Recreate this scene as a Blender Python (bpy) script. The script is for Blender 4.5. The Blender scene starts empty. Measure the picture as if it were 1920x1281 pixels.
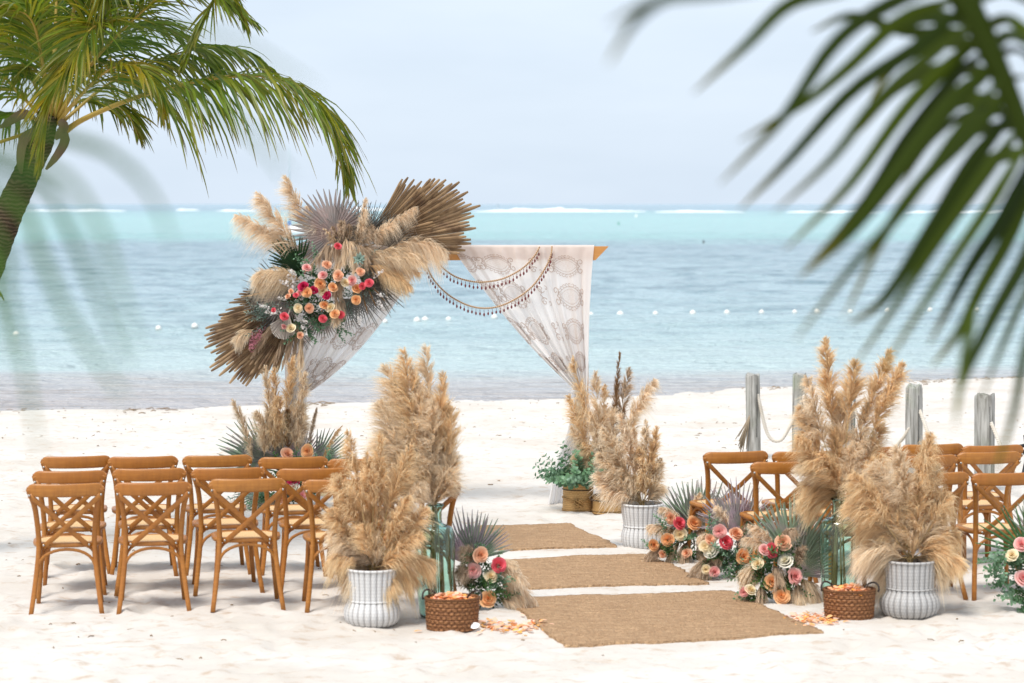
import bpy, math, random
import numpy as np
from mathutils import Vector, Matrix
R = math.radians
random.seed(7)
scn = bpy.context.scene
C = scn.collection

# ------------------------------------------------------------------ camera
PITCH = R(3.26); CAMH = 2.7; FPX = 85 / 36 * 1920
cam = bpy.data.cameras.new('camera'); camo = bpy.data.objects.new('camera', cam); C.objects.link(camo)
camo.location = (0, 0, CAMH); camo.rotation_euler = (math.pi / 2 - PITCH, 0, 0)
cam.lens = 85; cam.sensor_width = 36; cam.clip_start = 0.2; cam.clip_end = 40000
cam.dof.use_dof = True; cam.dof.focus_distance = 20.6; cam.dof.aperture_fstop = 2.8
scn.camera = camo
# ------------------------------------------------------------------ world, sun, exposure
SUN_EL, SUN_AZ = R(62), R(215)
w = bpy.data.worlds.new('World'); scn.world = w; w.use_nodes = True
wn = w.node_tree.nodes; wl = w.node_tree.links
bg = wn['Background']
sky = wn.new('ShaderNodeTexSky'); sky.sky_type = 'NISHITA'; sky.sun_disc = False
sky.sun_elevation = SUN_EL; sky.sun_rotation = SUN_AZ; sky.dust_density = 2.0; sky.ozone_density = 2.0
tc = wn.new('ShaderNodeTexCoord'); mp = wn.new('ShaderNodeMapping'); mp.inputs['Scale'].default_value = (2.2, 2.2, 9.0)
nz = wn.new('ShaderNodeTexNoise'); nz.inputs['Scale'].default_value = 2.0; nz.inputs['Detail'].default_value = 5
rp = wn.new('ShaderNodeValToRGB')
rp.color_ramp.elements[0].position = 0.34; rp.color_ramp.elements[0].color = (5.0, 5.8, 6.75, 1)
rp.color_ramp.elements[1].position = 0.66; rp.color_ramp.elements[1].color = (5.75, 6.5, 7.4, 1)
mx = wn.new('ShaderNodeMix'); mx.data_type = 'RGBA'; mx.inputs['Factor'].default_value = 0.92
wl.new(tc.outputs['Generated'], mp.inputs['Vector']); wl.new(mp.outputs['Vector'], nz.inputs['Vector'])
wl.new(nz.outputs['Fac'], rp.inputs['Fac']); wl.new(sky.outputs['Color'], mx.inputs['A']); wl.new(rp.outputs['Color'], mx.inputs['B'])
wl.new(mx.outputs['Result'], bg.inputs['Color']); bg.inputs['Strength'].default_value = 0.1
sl = bpy.data.lights.new('sun', 'SUN'); sl.energy = 2.6; sl.angle = R(22); sl.color = (1, 0.955, 0.89)
so = bpy.data.objects.new('sun', sl); C.objects.link(so)
sd = Vector((math.sin(SUN_AZ) * math.cos(SUN_EL), math.cos(SUN_AZ) * math.cos(SUN_EL), math.sin(SUN_EL)))
so.rotation_euler = sd.to_track_quat('Z', 'Y').to_euler(); so.location = (0, 0, 30)
vs = scn.view_settings; vs.view_transform = 'Standard'; vs.look = 'None'; vs.gamma = 1; vs.exposure = 0.56; vs.use_curve_mapping = False
scn.cycles.use_denoising = True; scn.cycles.max_bounces = 10; scn.cycles.transparent_max_bounces = 12

# ------------------------------------------------------------------ pixel -> place
def ray(px, py):
    x = (px - 960) / FPX; y = -(py - 640.5) / FPX
    return np.array((x, math.cos(PITCH) + y * math.sin(PITCH), -math.sin(PITCH) + y * math.cos(PITCH)))
def at(px, py, Y):
    d = ray(px, py); t = Y / d[1]
    return Vector((d[0] * t, Y, CAMH + d[2] * t))
def gr(px, py, z=0.0):
    d = ray(px, py); t = (z - CAMH) / d[2]
    return Vector((d[0] * t, d[1] * t, z))

# ------------------------------------------------------------------ materials
def lin(h):
    h = h.lstrip('#'); v = [int(h[i:i + 2], 16) / 255 for i in (0, 2, 4)]
    return tuple(c / 12.92 if c < .04045 else ((c + .055) / 1.055) ** 2.4 for c in v) + (1,)
def c4(c): return tuple(c) + (1,) if len(c) == 3 else c
class NT:
    def __init__(s, name):
        s.m = bpy.data.materials.new(name); s.m.use_nodes = True
        s.n = s.m.node_tree.nodes; s.l = s.m.node_tree.links
        s.b = s.n['Principled BSDF']; s.out = s.n['Material Output']
    def add(s, t, **k):
        n = s.n.new('ShaderNode' + t)
        for a, v in k.items():
            if hasattr(n, a): setattr(n, a, v)
            else: n.inputs[a.replace('_', ' ')].default_value = v
        return n
    def link(s, a, b): s.l.new(a, b)
    def mix(s, fac, a, b, blend='MIX'):
        n = s.n.new('ShaderNodeMix'); n.data_type = 'RGBA'; n.blend_type = blend
        for i, v in (('Factor', fac), ('A', a), ('B', b)):
            if hasattr(v, 'default_value'): s.link(v, n.inputs[i])
            elif i == 'Factor': n.inputs[i].default_value = v
            else: n.inputs[i].default_value = c4(v)
        return n.outputs['Result']
    def noise(s, scale, detail=3, vec=None, rough=.55):
        n = s.n.new('ShaderNodeTexNoise'); n.inputs['Scale'].default_value = scale; n.inputs['Detail'].default_value = detail
        n.inputs['Roughness'].default_value = rough
        if vec is not None: s.link(vec, n.inputs['Vector'])
        return n.outputs['Fac']
    def coord(s, which='Object', scale=(1, 1, 1), rot=(0, 0, 0)):
        t = s.n.new('ShaderNodeTexCoord'); m = s.n.new('ShaderNodeMapping')
        m.inputs['Scale'].default_value = scale; m.inputs['Rotation'].default_value = rot
        s.link(t.outputs[which], m.inputs['Vector']); return m.outputs['Vector']
    def wpos(s, scale=(1, 1, 1)):
        g = s.n.new('ShaderNodeNewGeometry'); m = s.n.new('ShaderNodeMapping'); m.inputs['Scale'].default_value = scale
        s.link(g.outputs['Position'], m.inputs['Vector']); return m.outputs['Vector']
    def ramp(s, fac, stops):
        n = s.n.new('ShaderNodeValToRGB'); e = n.color_ramp.elements
        while len(e) < len(stops): e.new(.5)
        for el, (p, c) in zip(e, stops):
            el.position = p; el.color = c4(c) if not isinstance(c, (int, float)) else (c, c, c, 1)
        s.link(fac, n.inputs['Fac']); return n.outputs['Color']
    def math(s, op, a, b=None):
        n = s.n.new('ShaderNodeMath'); n.operation = op
        for i, v in enumerate((a, b)):
            if v is None: continue
            if hasattr(v, 'default_value'): s.link(v, n.inputs[i])
            else: n.inputs[i].default_value = v
        return n.outputs[0]
    def bump(s, h, strength=.3, dist=.01):
        n = s.n.new('ShaderNodeBump'); n.inputs['Strength'].default_value = strength; n.inputs['Distance'].default_value = dist
        s.link(h, n.inputs['Height']); s.link(n.outputs['Normal'], s.b.inputs['Normal']); return n
    def col(s, c):
        if hasattr(c, 'default_value'): s.link(c, s.b.inputs['Base Color'])
        else: s.b.inputs['Base Color'].default_value = c4(c)
    def attr(s, ch=None):
        n = s.n.new('ShaderNodeAttribute'); n.attribute_name = 'Col'
        if ch is None: return n.outputs['Color']
        x = s.n.new('ShaderNodeSeparateColor'); s.link(n.outputs['Color'], x.inputs['Color']); return x.outputs[ch]
    def rnd(s): return s.n.new('ShaderNodeObjectInfo').outputs['Random']
    def thin(s, col, tr=.35):
        t = s.n.new('ShaderNodeBsdfTranslucent'); a = s.n.new('ShaderNodeMixShader'); a.inputs[0].default_value = tr
        if hasattr(col, 'default_value'): s.link(col, t.inputs['Color'])
        else: t.inputs['Color'].default_value = c4(col)
        s.link(s.b.outputs[0], a.inputs[1]); s.link(t.outputs[0], a.inputs[2]); s.link(a.outputs[0], s.out.inputs['Surface'])
    def rough(s, r, spec=.5):
        s.b.inputs['Roughness'].default_value = r; s.b.inputs['Specular IOR Level'].default_value = spec; return s.m

def soft_mat(name, c1, c2, tr=.35, rough=.85, c3=None, spec=.15):
    """thin plant stuff: c1 base to c2 tip (vertex channel 0), random per piece (channel 1)"""
    t = NT(name)
    c = t.mix(t.attr(0), c1, c2)
    v = t.math('ADD', t.math('MULTIPLY', t.attr(1), .45), .78)
    c = t.mix(1.0, c, t.n.new('ShaderNodeCombineColor').outputs[0], 'MULTIPLY')
    cc = [n for n in t.n if n.type == 'COMBINE_COLOR'][-1]
    for i in range(3): t.link(v, cc.inputs[i])
    if c3 is not None:
        f = t.ramp(t.noise(9, 3, t.wpos()), [(.45, 0.0), (.65, 1.0)])
        c = t.mix(f, c, c3)
    t.col(c); t.thin(c, tr); return t.rough(rough, spec)

M = {}
def setup_mats():
    t = NT('wood'); co = t.coord('Object', (3, 3, 26)); n1 = t.noise(3, 4, co)
    n0 = t.noise(30, 3, t.coord('Object', (1, 1, .12)))
    c = t.mix(t.ramp(n1, [(.3, 0.), (.7, 1.)]), (.29, .105, .015), (.43, .175, .030))
    c = t.mix(t.math('MULTIPLY', t.rnd(), .55), c, (.33, .10, .012)); g2 = t.ramp(t.noise(42, 4, t.coord('Object', (1, 1, .10)), .7), [(.42, 0.), (.60, 1.)]); c = t.mix(t.math('MULTIPLY', g2, .35), c, (.20, .065, .010)); t.col(t.mix(t.math('MULTIPLY', n0, .3), c, (.52, .23, .05)))
    t.bump(n0, .15, .002); M['wood'] = t.rough(.38, .45)
    t = NT('beam_wood'); n1 = t.noise(5, 4, t.coord('Object', (1.5, 14, 14)))
    t.col(t.mix(n1, (.48, .20, .05), (.62, .30, .09))); M['beam'] = t.rough(.5)
    t = NT('cane'); v = t.coord('Object', (90, 90, 90)); k = t.n.new('ShaderNodeTexChecker'); k.inputs['Scale'].default_value = 1.0
    t.link(v, k.inputs['Vector']); k.inputs['Color1'].default_value = (.74, .50, .25, 1); k.inputs['Color2'].default_value = (.56, .34, .15, 1)
    t.link(k.outputs['Color'], t.b.inputs['Base Color']); M['cane'] = t.rough(.6)
    t = NT('steel'); t.col((.45, .43, .40)); t.b.inputs['Metallic'].default_value = .9; M['steel'] = t.rough(.4)
    # plumes
    M['pl_gold'] = soft_mat('plume_gold', (.72, .51, .285), (.96, .80, .55), .52)
    M['pl_beige'] = soft_mat('plume_beige', (.74, .58, .39), (.97, .86, .69), .52)
    M['pl_pale'] = soft_mat('plume_pale', (.80, .63, .44), (.97, .87, .72), .55)
    M['pl_taupe'] = soft_mat('plume_taupe', (.44, .32, .21), (.76, .60, .44), .4)
    M['pl_brown'] = soft_mat('plume_brown', (.24, .13, .06), (.46, .29, .15), .25)
    M['stem'] = soft_mat('stem', (.36, .24, .10), (.50, .36, .18), .1)
    # fan leaves
    M['fan_brown'] = soft_mat('fan_brown', (.29, .185, .10), (.37, .245, .135), .2, .6, (.17, .10, .055), .3)
    M['fan_mauve'] = soft_mat('fan_mauve', (.52, .37, .34), (.45, .41, .39), .25, .5, (.42, .38, .36), .3)
    M['fan_grey'] = soft_mat('fan_grey', (.32, .28, .24), (.29, .30, .28), .2, .5, (.20, .18, .16), .3)
    M['fan_green'] = soft_mat('fan_green', (.012, .05, .012), (.02, .07, .018), .15, .4, None, .4)
    M['fan_sage'] = soft_mat('fan_sage', (.34, .40, .27), (.31, .42, .30), .3, .45, (.54, .44, .45), .35)
    M['fan_lilac'] = soft_mat('fan_lilac', (.66, .49, .56), (.56, .49, .54), .3, .45, (.46, .48, .42), .35)
    M['fan_fresh'] = soft_mat('fan_fresh', (.09, .20, .07), (.12, .25, .10), .25, .45)
    M['fan_white'] = soft_mat('fan_white', (.78, .70, .62), (.72, .66, .60), .25, .6)
    M['euc'] = soft_mat('eucalyptus', (.10, .21, .10), (.17, .31, .17), .25, .45, (.22, .34, .24), .3)
    M['euc_grey'] = soft_mat('eucalyptus_grey', (.18, .27, .22), (.30, .40, .34), .2, .5, None, .3)
    M['leaf_dark'] = soft_mat('leaf_dark', (.045, .11, .03), (.08, .17, .045), .2, .4, None, .4)
    M['blossom'] = soft_mat('blossom_white', (.75, .70, .66), (.90, .88, .86), .3, .6)
    M['astilbe'] = soft_mat('astilbe', (.42, .13, .18), (.66, .32, .36), .3, .7)
    for nm, ci, co_ in (('peach', (.76, .30, .12), (.93, .62, .43)), ('orange', (.78, .30, .07), (.93, .58, .31)), ('pink', (.80, .22, .22), (.93, .62, .57)),
                        ('coral', (.72, .06, .09), (.86, .18, .22)), ('crimson', (.48, .012, .06), (.62, .03, .12)), ('cream', (.86, .66, .34), (.92, .83, .62)),
                        ('white', (.88, .80, .55), (.92, .89, .80))):
        M['rose_' + nm] = soft_mat('rose_' + nm, ci, co_, .25, .55, None, .25)
    M['petal'] = soft_mat('petal', (.92, .44, .06), (.95, .62, .50), .3, .6)
    # palm
    t = NT('palm_leaflet')
    a0, a1, a2 = t.attr(0), t.attr(1), t.attr(2)
    g = t.mix(a1, (.026, .088, .006), (.15, .25, .012)); g = t.mix(a2, g, (.48, .34, .02))
    tip = t.ramp(a0, [(.74, 0.), (1., 1.)]); c = t.mix(t.math('MULTIPLY', tip, .7), g, (.24, .13, .045))
    t.col(c); t.thin(c, .45); M['palm'] = t.rough(.36, .45)
    t = NT('palm_leaflet_dark'); a1 = t.attr(1)
    c = t.mix(a1, (.012, .024, .002), (.050, .075, .003)); c = t.mix(t.ramp(t.attr(0), [(.75, 0.), (1., 1.)]), c, (.16, .13, .02))
    t.col(c); t.thin(c, .22); M['palm_dark'] = t.rough(.6, .15)
    t = NT('palm_leaflet_mid'); c = t.mix(t.attr(1), (.03, .09, .012), (.06, .13, .015)); t.col(c); t.thin(c, .3); M['palm_mid'] = t.rough(.6, .15)
    t = NT('rachis'); t.col(t.mix(t.noise(6, 2, t.wpos()), (.30, .20, .03), (.46, .33, .06))); M['rachis'] = t.rough(.5)
    t = NT('sheath'); t.col(t.mix(t.noise(14, 4, t.wpos((1, 1, .25))), (.07, .045, .025), (.22, .16, .10))); M['sheath'] = t.rough(.9)
    t = NT('trunk'); n1 = t.noise(5, 5, t.wpos((1, 1, 2.2))); wv = t.n.new('ShaderNodeTexWave'); wv.bands_direction = 'Z'
    wv.inputs['Scale'].default_value = 11.0; wv.inputs['Distortion'].default_value = 7; wv.inputs['Detail'].default_value = 4; t.link(t.wpos(), wv.inputs['Vector'])
    t.col(t.mix(t.math('MULTIPLY', wv.outputs['Fac'], n1), (.045, .030, .018), (.19, .135, .09))); t.bump(wv.outputs['Fac'], .7, .02); M['trunk'] = t.rough(.9, .2)
    # cloth
    t = NT('drape'); v = t.coord('Object', (700, 700, 700)); n1 = t.noise(1.0, 1, v); c = t.mix(n1, (.90, .87, .85), (.95, .93, .91))
    t.col(c); t.thin(c, .5); t.bump(n1, .12, .001); M['drape'] = t.rough(.85, .1)
    t = NT('embroidery'); t.col((.64, .55, .50)); t.thin((.64, .55, .50), .5); M['embroidery'] = t.rough(.8, .1)
    t = NT('embroidery_faint'); t.col((.85, .80, .77)); t.thin((.85, .80, .77), .5); M['embroidery_faint'] = t.rough(.8, .1)
    t = NT('cord_beige'); t.col(t.mix(t.noise(160, 2, t.wpos()), (.42, .27, .14), (.74, .55, .34))); M['cord'] = t.rough(.8)
    t = NT('bead'); t.col((.16, .03, .03)); M['bead'] = t.rough(.2)
    # wicker, rattan, rug
    def weave(name, ca, cb, sc, amp, rough=.6, stripe=0, cs=None):
        t = NT(name); tcn = t.n.new('ShaderNodeUVMap'); x = t.n.new('ShaderNodeSeparateXYZ'); t.link(tcn.outputs[0], x.inputs[0])
        u = t.math('MULTIPLY', x.outputs['X'], sc[0] * math.pi); v = t.math('MULTIPLY', x.outputs['Y'], sc[1])
        fl = t.math('FLOOR', v); al = t.math('MULTIPLY', fl, math.pi / 2)
        hu = t.math('ABSOLUTE', t.math('SINE', t.math('ADD', u, al))); hv = t.math('ABSOLUTE', t.math('SINE', t.math('MULTIPLY', v, math.pi)))
        h = t.math('MULTIPLY', t.math('POWER', hu, .6), t.math('POWER', hv, .6)); n_ = t.noise(16, 4, t.wpos((1, 1, 3)))
        c = t.mix(n_, ca, cb); c = t.mix(t.math('SUBTRACT', 1.0, h), c, [q * (.93 if stripe else .68) for q in ca])
        if stripe:
            st = t.math('POWER', t.math('ABSOLUTE', t.math('COSINE', t.math('MULTIPLY', x.outputs['X'], stripe * math.pi))), 1.0); c = t.mix(t.ramp(st, [(.25, 0.), (.6, 1.)]), t.mix(1.0, c, cs, 'MULTIPLY'), c)
        t.col(c); t.bump(h, .3 if stripe else .9, amp); return t.rough(rough, .3)
    M['wicker_white'] = weave('wicker_white', (.62, .61, .60), (.74, .73, .72), (66, 46, 1), .003, .6, 26, (.66, .65, .65))
    M['wicker_grey'] = weave('wicker_grey', (.42, .41, .40), (.55, .54, .53), (66, 46, 1), .003, .6, 26, (.64, .63, .63))
    M['rattan'] = weave('rattan', (.56, .31, .11), (.70, .44, .19), (60, 40, 1), .003)
    M['rattan_dark'] = weave('seagrass', (.20, .075, .028), (.50, .24, .10), (30, 20, 1), .006)
    t = NT('handle_dark'); t.col((.03, .022, .02)); M['handle'] = t.rough(.6)
    t = NT('jute'); n1 = t.noise(6, 4, t.wpos()); wv = t.n.new('ShaderNodeTexWave'); wv.bands_direction = 'Y'; wv.inputs['Scale'].default_value = 13
    wv.inputs['Distortion'].default_value = 2.5; wv.inputs['Detail'].default_value = 3; wv.inputs['Detail Scale'].default_value = 4; t.link(t.coord('Object'), wv.inputs['Vector'])
    nf = t.noise(70, 2, t.wpos((.5, 1, 1))); nh = t.noise(1.0, 4, t.wpos((5, 26, 1)), .65)
    c = t.mix(wv.outputs['Fac'], (.40, .235, .125), (.56, .36, .20)); c = t.mix(t.ramp(nh, [(.38, 0.), (.56, 1.)]), c, (.27, .145, .07)); sp_ = t.ramp(t.noise(34, 3, t.wpos((1, .8, 1)), .7), [(.40, 0.), (.58, 1.)]); c = t.mix(t.math('MULTIPLY', sp_, .5), c, (.29, .16, .08)); c = t.mix(t.math('MULTIPLY', nf, .6), c, (.72, .52, .34)); t.col(t.mix(t.math('MULTIPLY', n1, .2), c, (.40, .23, .11)))
    t.bump(t.math('ADD', sp_, nf), .9, .012); M['jute'] = t.rough(.95, .1)
    # glass
    t = NT('bottle_glass'); t.b.inputs['Base Color'].default_value = (.66, .88, .82, 1); t.b.inputs['Transmission Weight'].default_value = 1
    t.b.inputs['IOR'].default_value = 1.45; M['glass'] = t.rough(.03)
    # fence
    t = NT('grey_timber'); n1 = t.noise(4, 5, t.wpos((9, 9, .9))); n2 = t.noise(3, 3, t.wpos())
    c = t.mix(t.ramp(n1, [(.35, 0.), (.65, 1.)]), (.20, .19, .17), (.46, .45, .42)); c = t.mix(t.math('MULTIPLY', t.ramp(n2, [(.5, 0.), (.7, 1.)]), .5), c, (.26, .31, .20))
    t.col(c); t.bump(n1, .6, .01); M['timber'] = t.rough(.9, .2)
    t = NT('rope'); t.col(t.mix(t.noise(5, 3, t.wpos()), (.46, .38, .27), (.78, .75, .70))); M['rope'] = t.rough(.9, .1)
    t = NT('rope_tail'); t.col((.30, .24, .17)); M['rope_tail'] = t.rough(.9, .1)
    # buoy, boat
    t = NT('buoy_white'); t.col((.82, .80, .74)); M['buoy'] = t.rough(.5)
    t = NT('marker_green'); t.col((.10, .30, .22)); M['marker'] = t.rough(.5)
    t = NT('boat_white'); t.col((.85, .85, .85)); M['boat'] = t.rough(.3)
    t = NT('sail_blue'); t.col((.01, .16, .48)); M['blue'] = t.rough(.6)
    t = NT('mast_grey'); t.col((.42, .50, .55)); M['mast'] = t.rough(.4)
    t = NT('black_metal'); t.col((.02, .022, .025)); M['black'] = t.rough(.5)
    t = NT('foam'); t.col((.85, .87, .88)); M['foam'] = t.rough(.9, .1)
    t = NT('debris'); t.col(t.mix(t.noise(3, 2, t.wpos()), (.17, .11, .065), (.38, .27, .17))); M['debris'] = t.rough(.9, .1)
setup_mats()

# ------------------------------------------------------------------ mesh + object helpers
def build(name, V, F, mat, col=None, smooth=True, uv=None):
    me = bpy.data.meshes.new(name)
    V = np.asarray(V, dtype=np.float32)
    if isinstance(F, np.ndarray):
        n, k = F.shape
        me.vertices.add(len(V)); me.vertices.foreach_set('co', V.ravel())
        me.loops.add(n * k); me.loops.foreach_set('vertex_index', F.astype(np.int32).ravel())
        me.polygons.add(n); me.polygons.foreach_set('loop_start', np.arange(0, n * k, k, dtype=np.int32))
        me.update(calc_edges=True); me.validate()
    else:
        me.from_pydata(V.tolist(), [], [tuple(f) for f in F])
    if col is not None:
        a = me.color_attributes.new('Col', 'FLOAT_COLOR', 'POINT')
        c = np.ones((len(V), 4), np.float32); c[:, :3] = col; a.data.foreach_set('color', c.ravel())
    if uv is not None:
        u = me.uv_layers.new(name='UVMap'); li = np.zeros(len(me.loops), np.int32); me.loops.foreach_get('vertex_index', li)
        u.data.foreach_set('uv', np.asarray(uv, np.float32)[li].ravel())
    if smooth: me.polygons.foreach_set('use_smooth', np.ones(len(me.polygons), bool))
    if mat is not None: me.materials.append(M[mat] if isinstance(mat, str) else mat)
    return me
def obj(name, me, parent=None, loc=None, **props):
    o = bpy.data.objects.new(name, me); C.objects.link(o)
    if parent is not None: o.parent = parent
    if loc is not None: o.location = loc
    for k, v in props.items(): o[k] = v
    return o
def thing(name, label, cat, loc=(0, 0, 0), rz=0, group=None):
    o = bpy.data.objects.new(name, None); C.objects.link(o); o.empty_display_size = .1
    o.location = loc; o.rotation_euler = (0, 0, rz); o['label'] = label; o['category'] = cat
    if group: o['group'] = group
    return o
def copy_tree(o, parent=None):
    c = o.copy(); C.objects.link(c); c.parent = parent
    for ch in list(o.children): copy_tree(ch, c)
    return c
class MB:
    """collects shapes; every shape is verts + faces (+ colour)"""
    def __init__(s): s.V = []; s.F = []; s.Cc = []; s.n = 0
    def add(s, V, F, col=(0, .5, 0)):
        V = np.asarray(V, float); s.V.append(V)
        for f in F: s.F.append(tuple(int(i) + s.n for i in f))
        cc = np.zeros((len(V), 3)); cc[:] = col; s.Cc.append(cc); s.n += len(V)
    def mesh(s, name, mat, smooth=True): return build(name, np.vstack(s.V), s.F, mat, np.vstack(s.Cc), smooth)
def frame(T, ref):
    T = T / np.linalg.norm(T, axis=-1, keepdims=True)
    B = np.cross(T, ref); B /= np.maximum(np.linalg.norm(B, axis=-1, keepdims=True), 1e-9)
    return T, B, np.cross(B, T)
def spline(P, n):
    P = np.asarray(P, float); m = len(P)
    if m == 2: return P[0] + (P[1] - P[0]) * np.linspace(0, 1, n)[:, None]
    Q = np.vstack([2 * P[0] - P[1], P, 2 * P[-1] - P[-2]]); out = []
    for u in np.linspace(0, m - 1 - 1e-9, n):
        i = int(u); f = u - i; a, b, c, d = Q[i:i + 4]
        out.append(.5 * (2 * b + (c - a) * f + (2 * a - 5 * b + 4 * c - d) * f * f + (3 * b - a - 3 * c + d) * f ** 3))
    return np.array(out)
def sweep(mb, P, sec, ref=(0, 1, 0), scale=None, cap=True, col=(0, .5, 0)):
    """sec: list of 2-D points (along B, along N)"""
    P = np.asarray(P, float); T = np.gradient(P, axis=0); T, B, N = frame(T, np.asarray(ref, float))
    sec = np.asarray(sec, float); k = len(sec); n = len(P); sc = np.ones(n) if scale is None else np.asarray(scale, float)
    V = P[:, None] + sc[:, None, None] * (sec[None, :, 0, None] * B[:, None] + sec[None, :, 1, None] * N[:, None])
    F = [(i * k + j, i * k + (j + 1) % k, (i + 1) * k + (j + 1) % k, (i + 1) * k + j) for i in range(n - 1) for j in range(k)]
    if cap: F += [tuple(range(k))[::-1], tuple((n - 1) * k + j for j in range(k))]
    mb.add(V.reshape(-1, 3), F, col)
def circ(r, k=8): return [(r * math.cos(2 * math.pi * i / k), r * math.sin(2 * math.pi * i / k)) for i in range(k)]
def rrect(a, b, c):
    a /= 2; b /= 2
    return [(a, -b + c), (a, b - c), (a - c, b), (-a + c, b), (-a, b - c), (-a, -b + c), (-a + c, -b), (a - c, -b)]
def lathe(prof, k=48, uvrep=1, flute=0, famp=0):
    prof = np.asarray(prof, float); n = len(prof); V = []; U = []; F = []
    L = np.r_[0, np.cumsum(np.linalg.norm(np.diff(prof, axis=0), axis=1))]; L /= L[-1]
    for i in range(n):
        for j in range(k + 1):
            a = 2 * math.pi * j / k; r = prof[i, 0]
            if flute: r *= 1 + famp * (abs(math.cos(a * flute / 2)) ** .7 - .6)
            V.append((r * math.cos(a), r * math.sin(a), prof[i, 1])); U.append((j / k, L[i]))
    for i in range(n - 1):
        for j in range(k): F.append((i * (k + 1) + j, i * (k + 1) + j + 1, (i + 1) * (k + 1) + j + 1, (i + 1) * (k + 1) + j))
    return np.array(V), np.array(F), np.array(U)

# value noise
def hsh(i, j, s):
    v = np.sin(i * 127.1 + j * 311.7 + s * 74.7) * 43758.5453
    return v - np.floor(v)
def vnoise(x, y, s=0):
    i = np.floor(x); j = np.floor(y); f = x - i; g = y - j; f = f * f * (3 - 2 * f); g = g * g * (3 - 2 * g)
    return (hsh(i, j, s) * (1 - f) + hsh(i + 1, j, s) * f) * (1 - g) + (hsh(i, j + 1, s) * (1 - f) + hsh(i + 1, j + 1, s) * f) * g

# ------------------------------------------------------------------ SETTING: sand, sea
shore_px = [(-400, 775), (0, 763), (350, 757), (700, 747), (1100, 739), (1400, 723), (1650, 712), (1920, 700), (2300, 685)]
SP = np.array([gr(a, b)[:2] for a, b in shore_px])
def shore(x): 
    x = np.asarray(x, float)
    return np.interp(x, SP[:, 0], SP[:, 1]) + np.clip(x - SP[-1, 0], 0, 200) * .5 - np.clip(SP[0, 0] - x, 0, 200) * .12 + .35 * (vnoise(x * 1.3, x * 0, 3) - .5)
WATER_Z = -.05
RUGS = [[(893, 986), (1069, 981), (1157, 1026), (915, 1030)], [(948, 1050), (1212, 1041), (1330, 1096), (990, 1107)], [(940, 1131), (1373, 1112), (1546, 1194), (1062, 1215)]]
RUGS = [[np.array(gr(*p)[:2]) for p in r] for r in RUGS]
def rug_mask(x, y):
    m = np.zeros_like(np.asarray(x, float))
    for r in RUGS:
        d = np.full_like(m, -9.)
        for i in range(4):
            a, b = r[i], r[(i + 1) % 4]; e = b - a; nrm = np.array((-e[1], e[0])) / np.linalg.norm(e)
            d = np.maximum(d, (x - a[0]) * nrm[0] + (y - a[1]) * nrm[1])
        m = np.maximum(m, np.clip(1 - d / .12, 0, 1))
    return m
def sandh(x, y):
    x = np.asarray(x, float); y = np.asarray(y, float)
    h = .030 * (vnoise(x * .5, y * .5, 1) - .5) + .022 * (vnoise(x * 1.7, y * 1.4, 2) - .5) + .012 * (vnoise(x * 4.3, y * 3.6, 5) - .5)
    fine = .016 * (vnoise(x * 9, y * 7, 6) - .5) + .012 * (vnoise(x * 21, y * 17, 8) - .5)
    m = 1 - .85 * rug_mask(x, y)
    h = h + fine * m
    d = y - shore(x)
    h = h + np.where(d > -2.2, np.clip((d + 2.2) / 2.2, 0, 1) ** 2 * WATER_Z, 0) + .035 * np.exp(-((d + 1.6) / .7) ** 2) * vnoise(x * 1.1, y, 4)
    h = np.where(d > 0, WATER_Z - .01 * 0 - np.clip(d, 0, 80) * .03 + h * .3, h)
    return h
def axis(lo, hi, step, far_lo, far_hi):
    core = np.arange(lo, hi, step); a = [lo]; s = step
    while a[-1] > far_lo: s *= 1.35; a.append(a[-1] - s)
    b = [core[-1]]; s = step
    while b[-1] < far_hi: s *= 1.35; b.append(b[-1] + s)
    return np.r_[np.array(a[1:])[::-1], core, np.array(b[1:])]
xs = axis(-5.2, 5.4, .045, -260, 260); ys = axis(12.6, 30, .05, -80, 120)
X, Y = np.meshgrid(xs, ys); H = sandh(X, Y)
rs = np.random.RandomState(4)
for _ in range(1100):                      # trodden dents and prints
    py = 12.6 + 17 * rs.rand(); px = (rs.rand() - .5) * 2 * py * .24
    if rug_mask(np.array([px]), np.array([py]))[0] > 0: continue
    a = rs.rand() * 3.14; L = .06 + .09 * rs.rand(); W = .05 + .03 * rs.rand(); dp = .010 + .022 * rs.rand()
    i0, i1 = np.searchsorted(xs, (px - .35, px + .35)); j0, j1 = np.searchsorted(ys, (py - .35, py + .35))
    dx = X[j0:j1, i0:i1] - px; dy = Y[j0:j1, i0:i1] - py
    u = (dx * math.cos(a) + dy * math.sin(a)) / L; v = (-dx * math.sin(a) + dy * math.cos(a)) / W; q = u * u + v * v
    m = 1 - rug_mask(X[j0:j1, i0:i1], Y[j0:j1, i0:i1])
    H[j0:j1, i0:i1] += m * dp * (-np.exp(-q) + .55 * np.exp(-(np.sqrt(q) - 1.5) ** 2 * 5))
ny, nx = X.shape
idx = np.arange(nx * ny).reshape(ny, nx)
Q = np.stack([idx[:-1, :-1], idx[:-1, 1:], idx[1:, 1:], idx[1:, :-1]], -1).reshape(-1, 4)
t = NT('sand')
nA = t.noise(.9, 5, t.wpos((1, 1, 1))); nB = t.noise(5, 6, t.wpos((1, 1.6, 1)), .68); nC = t.noise(240, 2, t.wpos())
c = t.mix(t.ramp(nA, [(.4, 0.), (.7, 1.)]), (.675, .64, .60), (.58, .525, .465))
c = t.mix(t.ramp(nB, [(.54, 0.), (.70, .8)]), c, (.46, .325, .22))
c = t.mix(t.math('MULTIPLY', nC, .25), c, (.54, .48, .41))
t.col(c); t.bump(t.math('ADD', nB, nC), .5, .012); t.rough(.95, .15)
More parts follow.
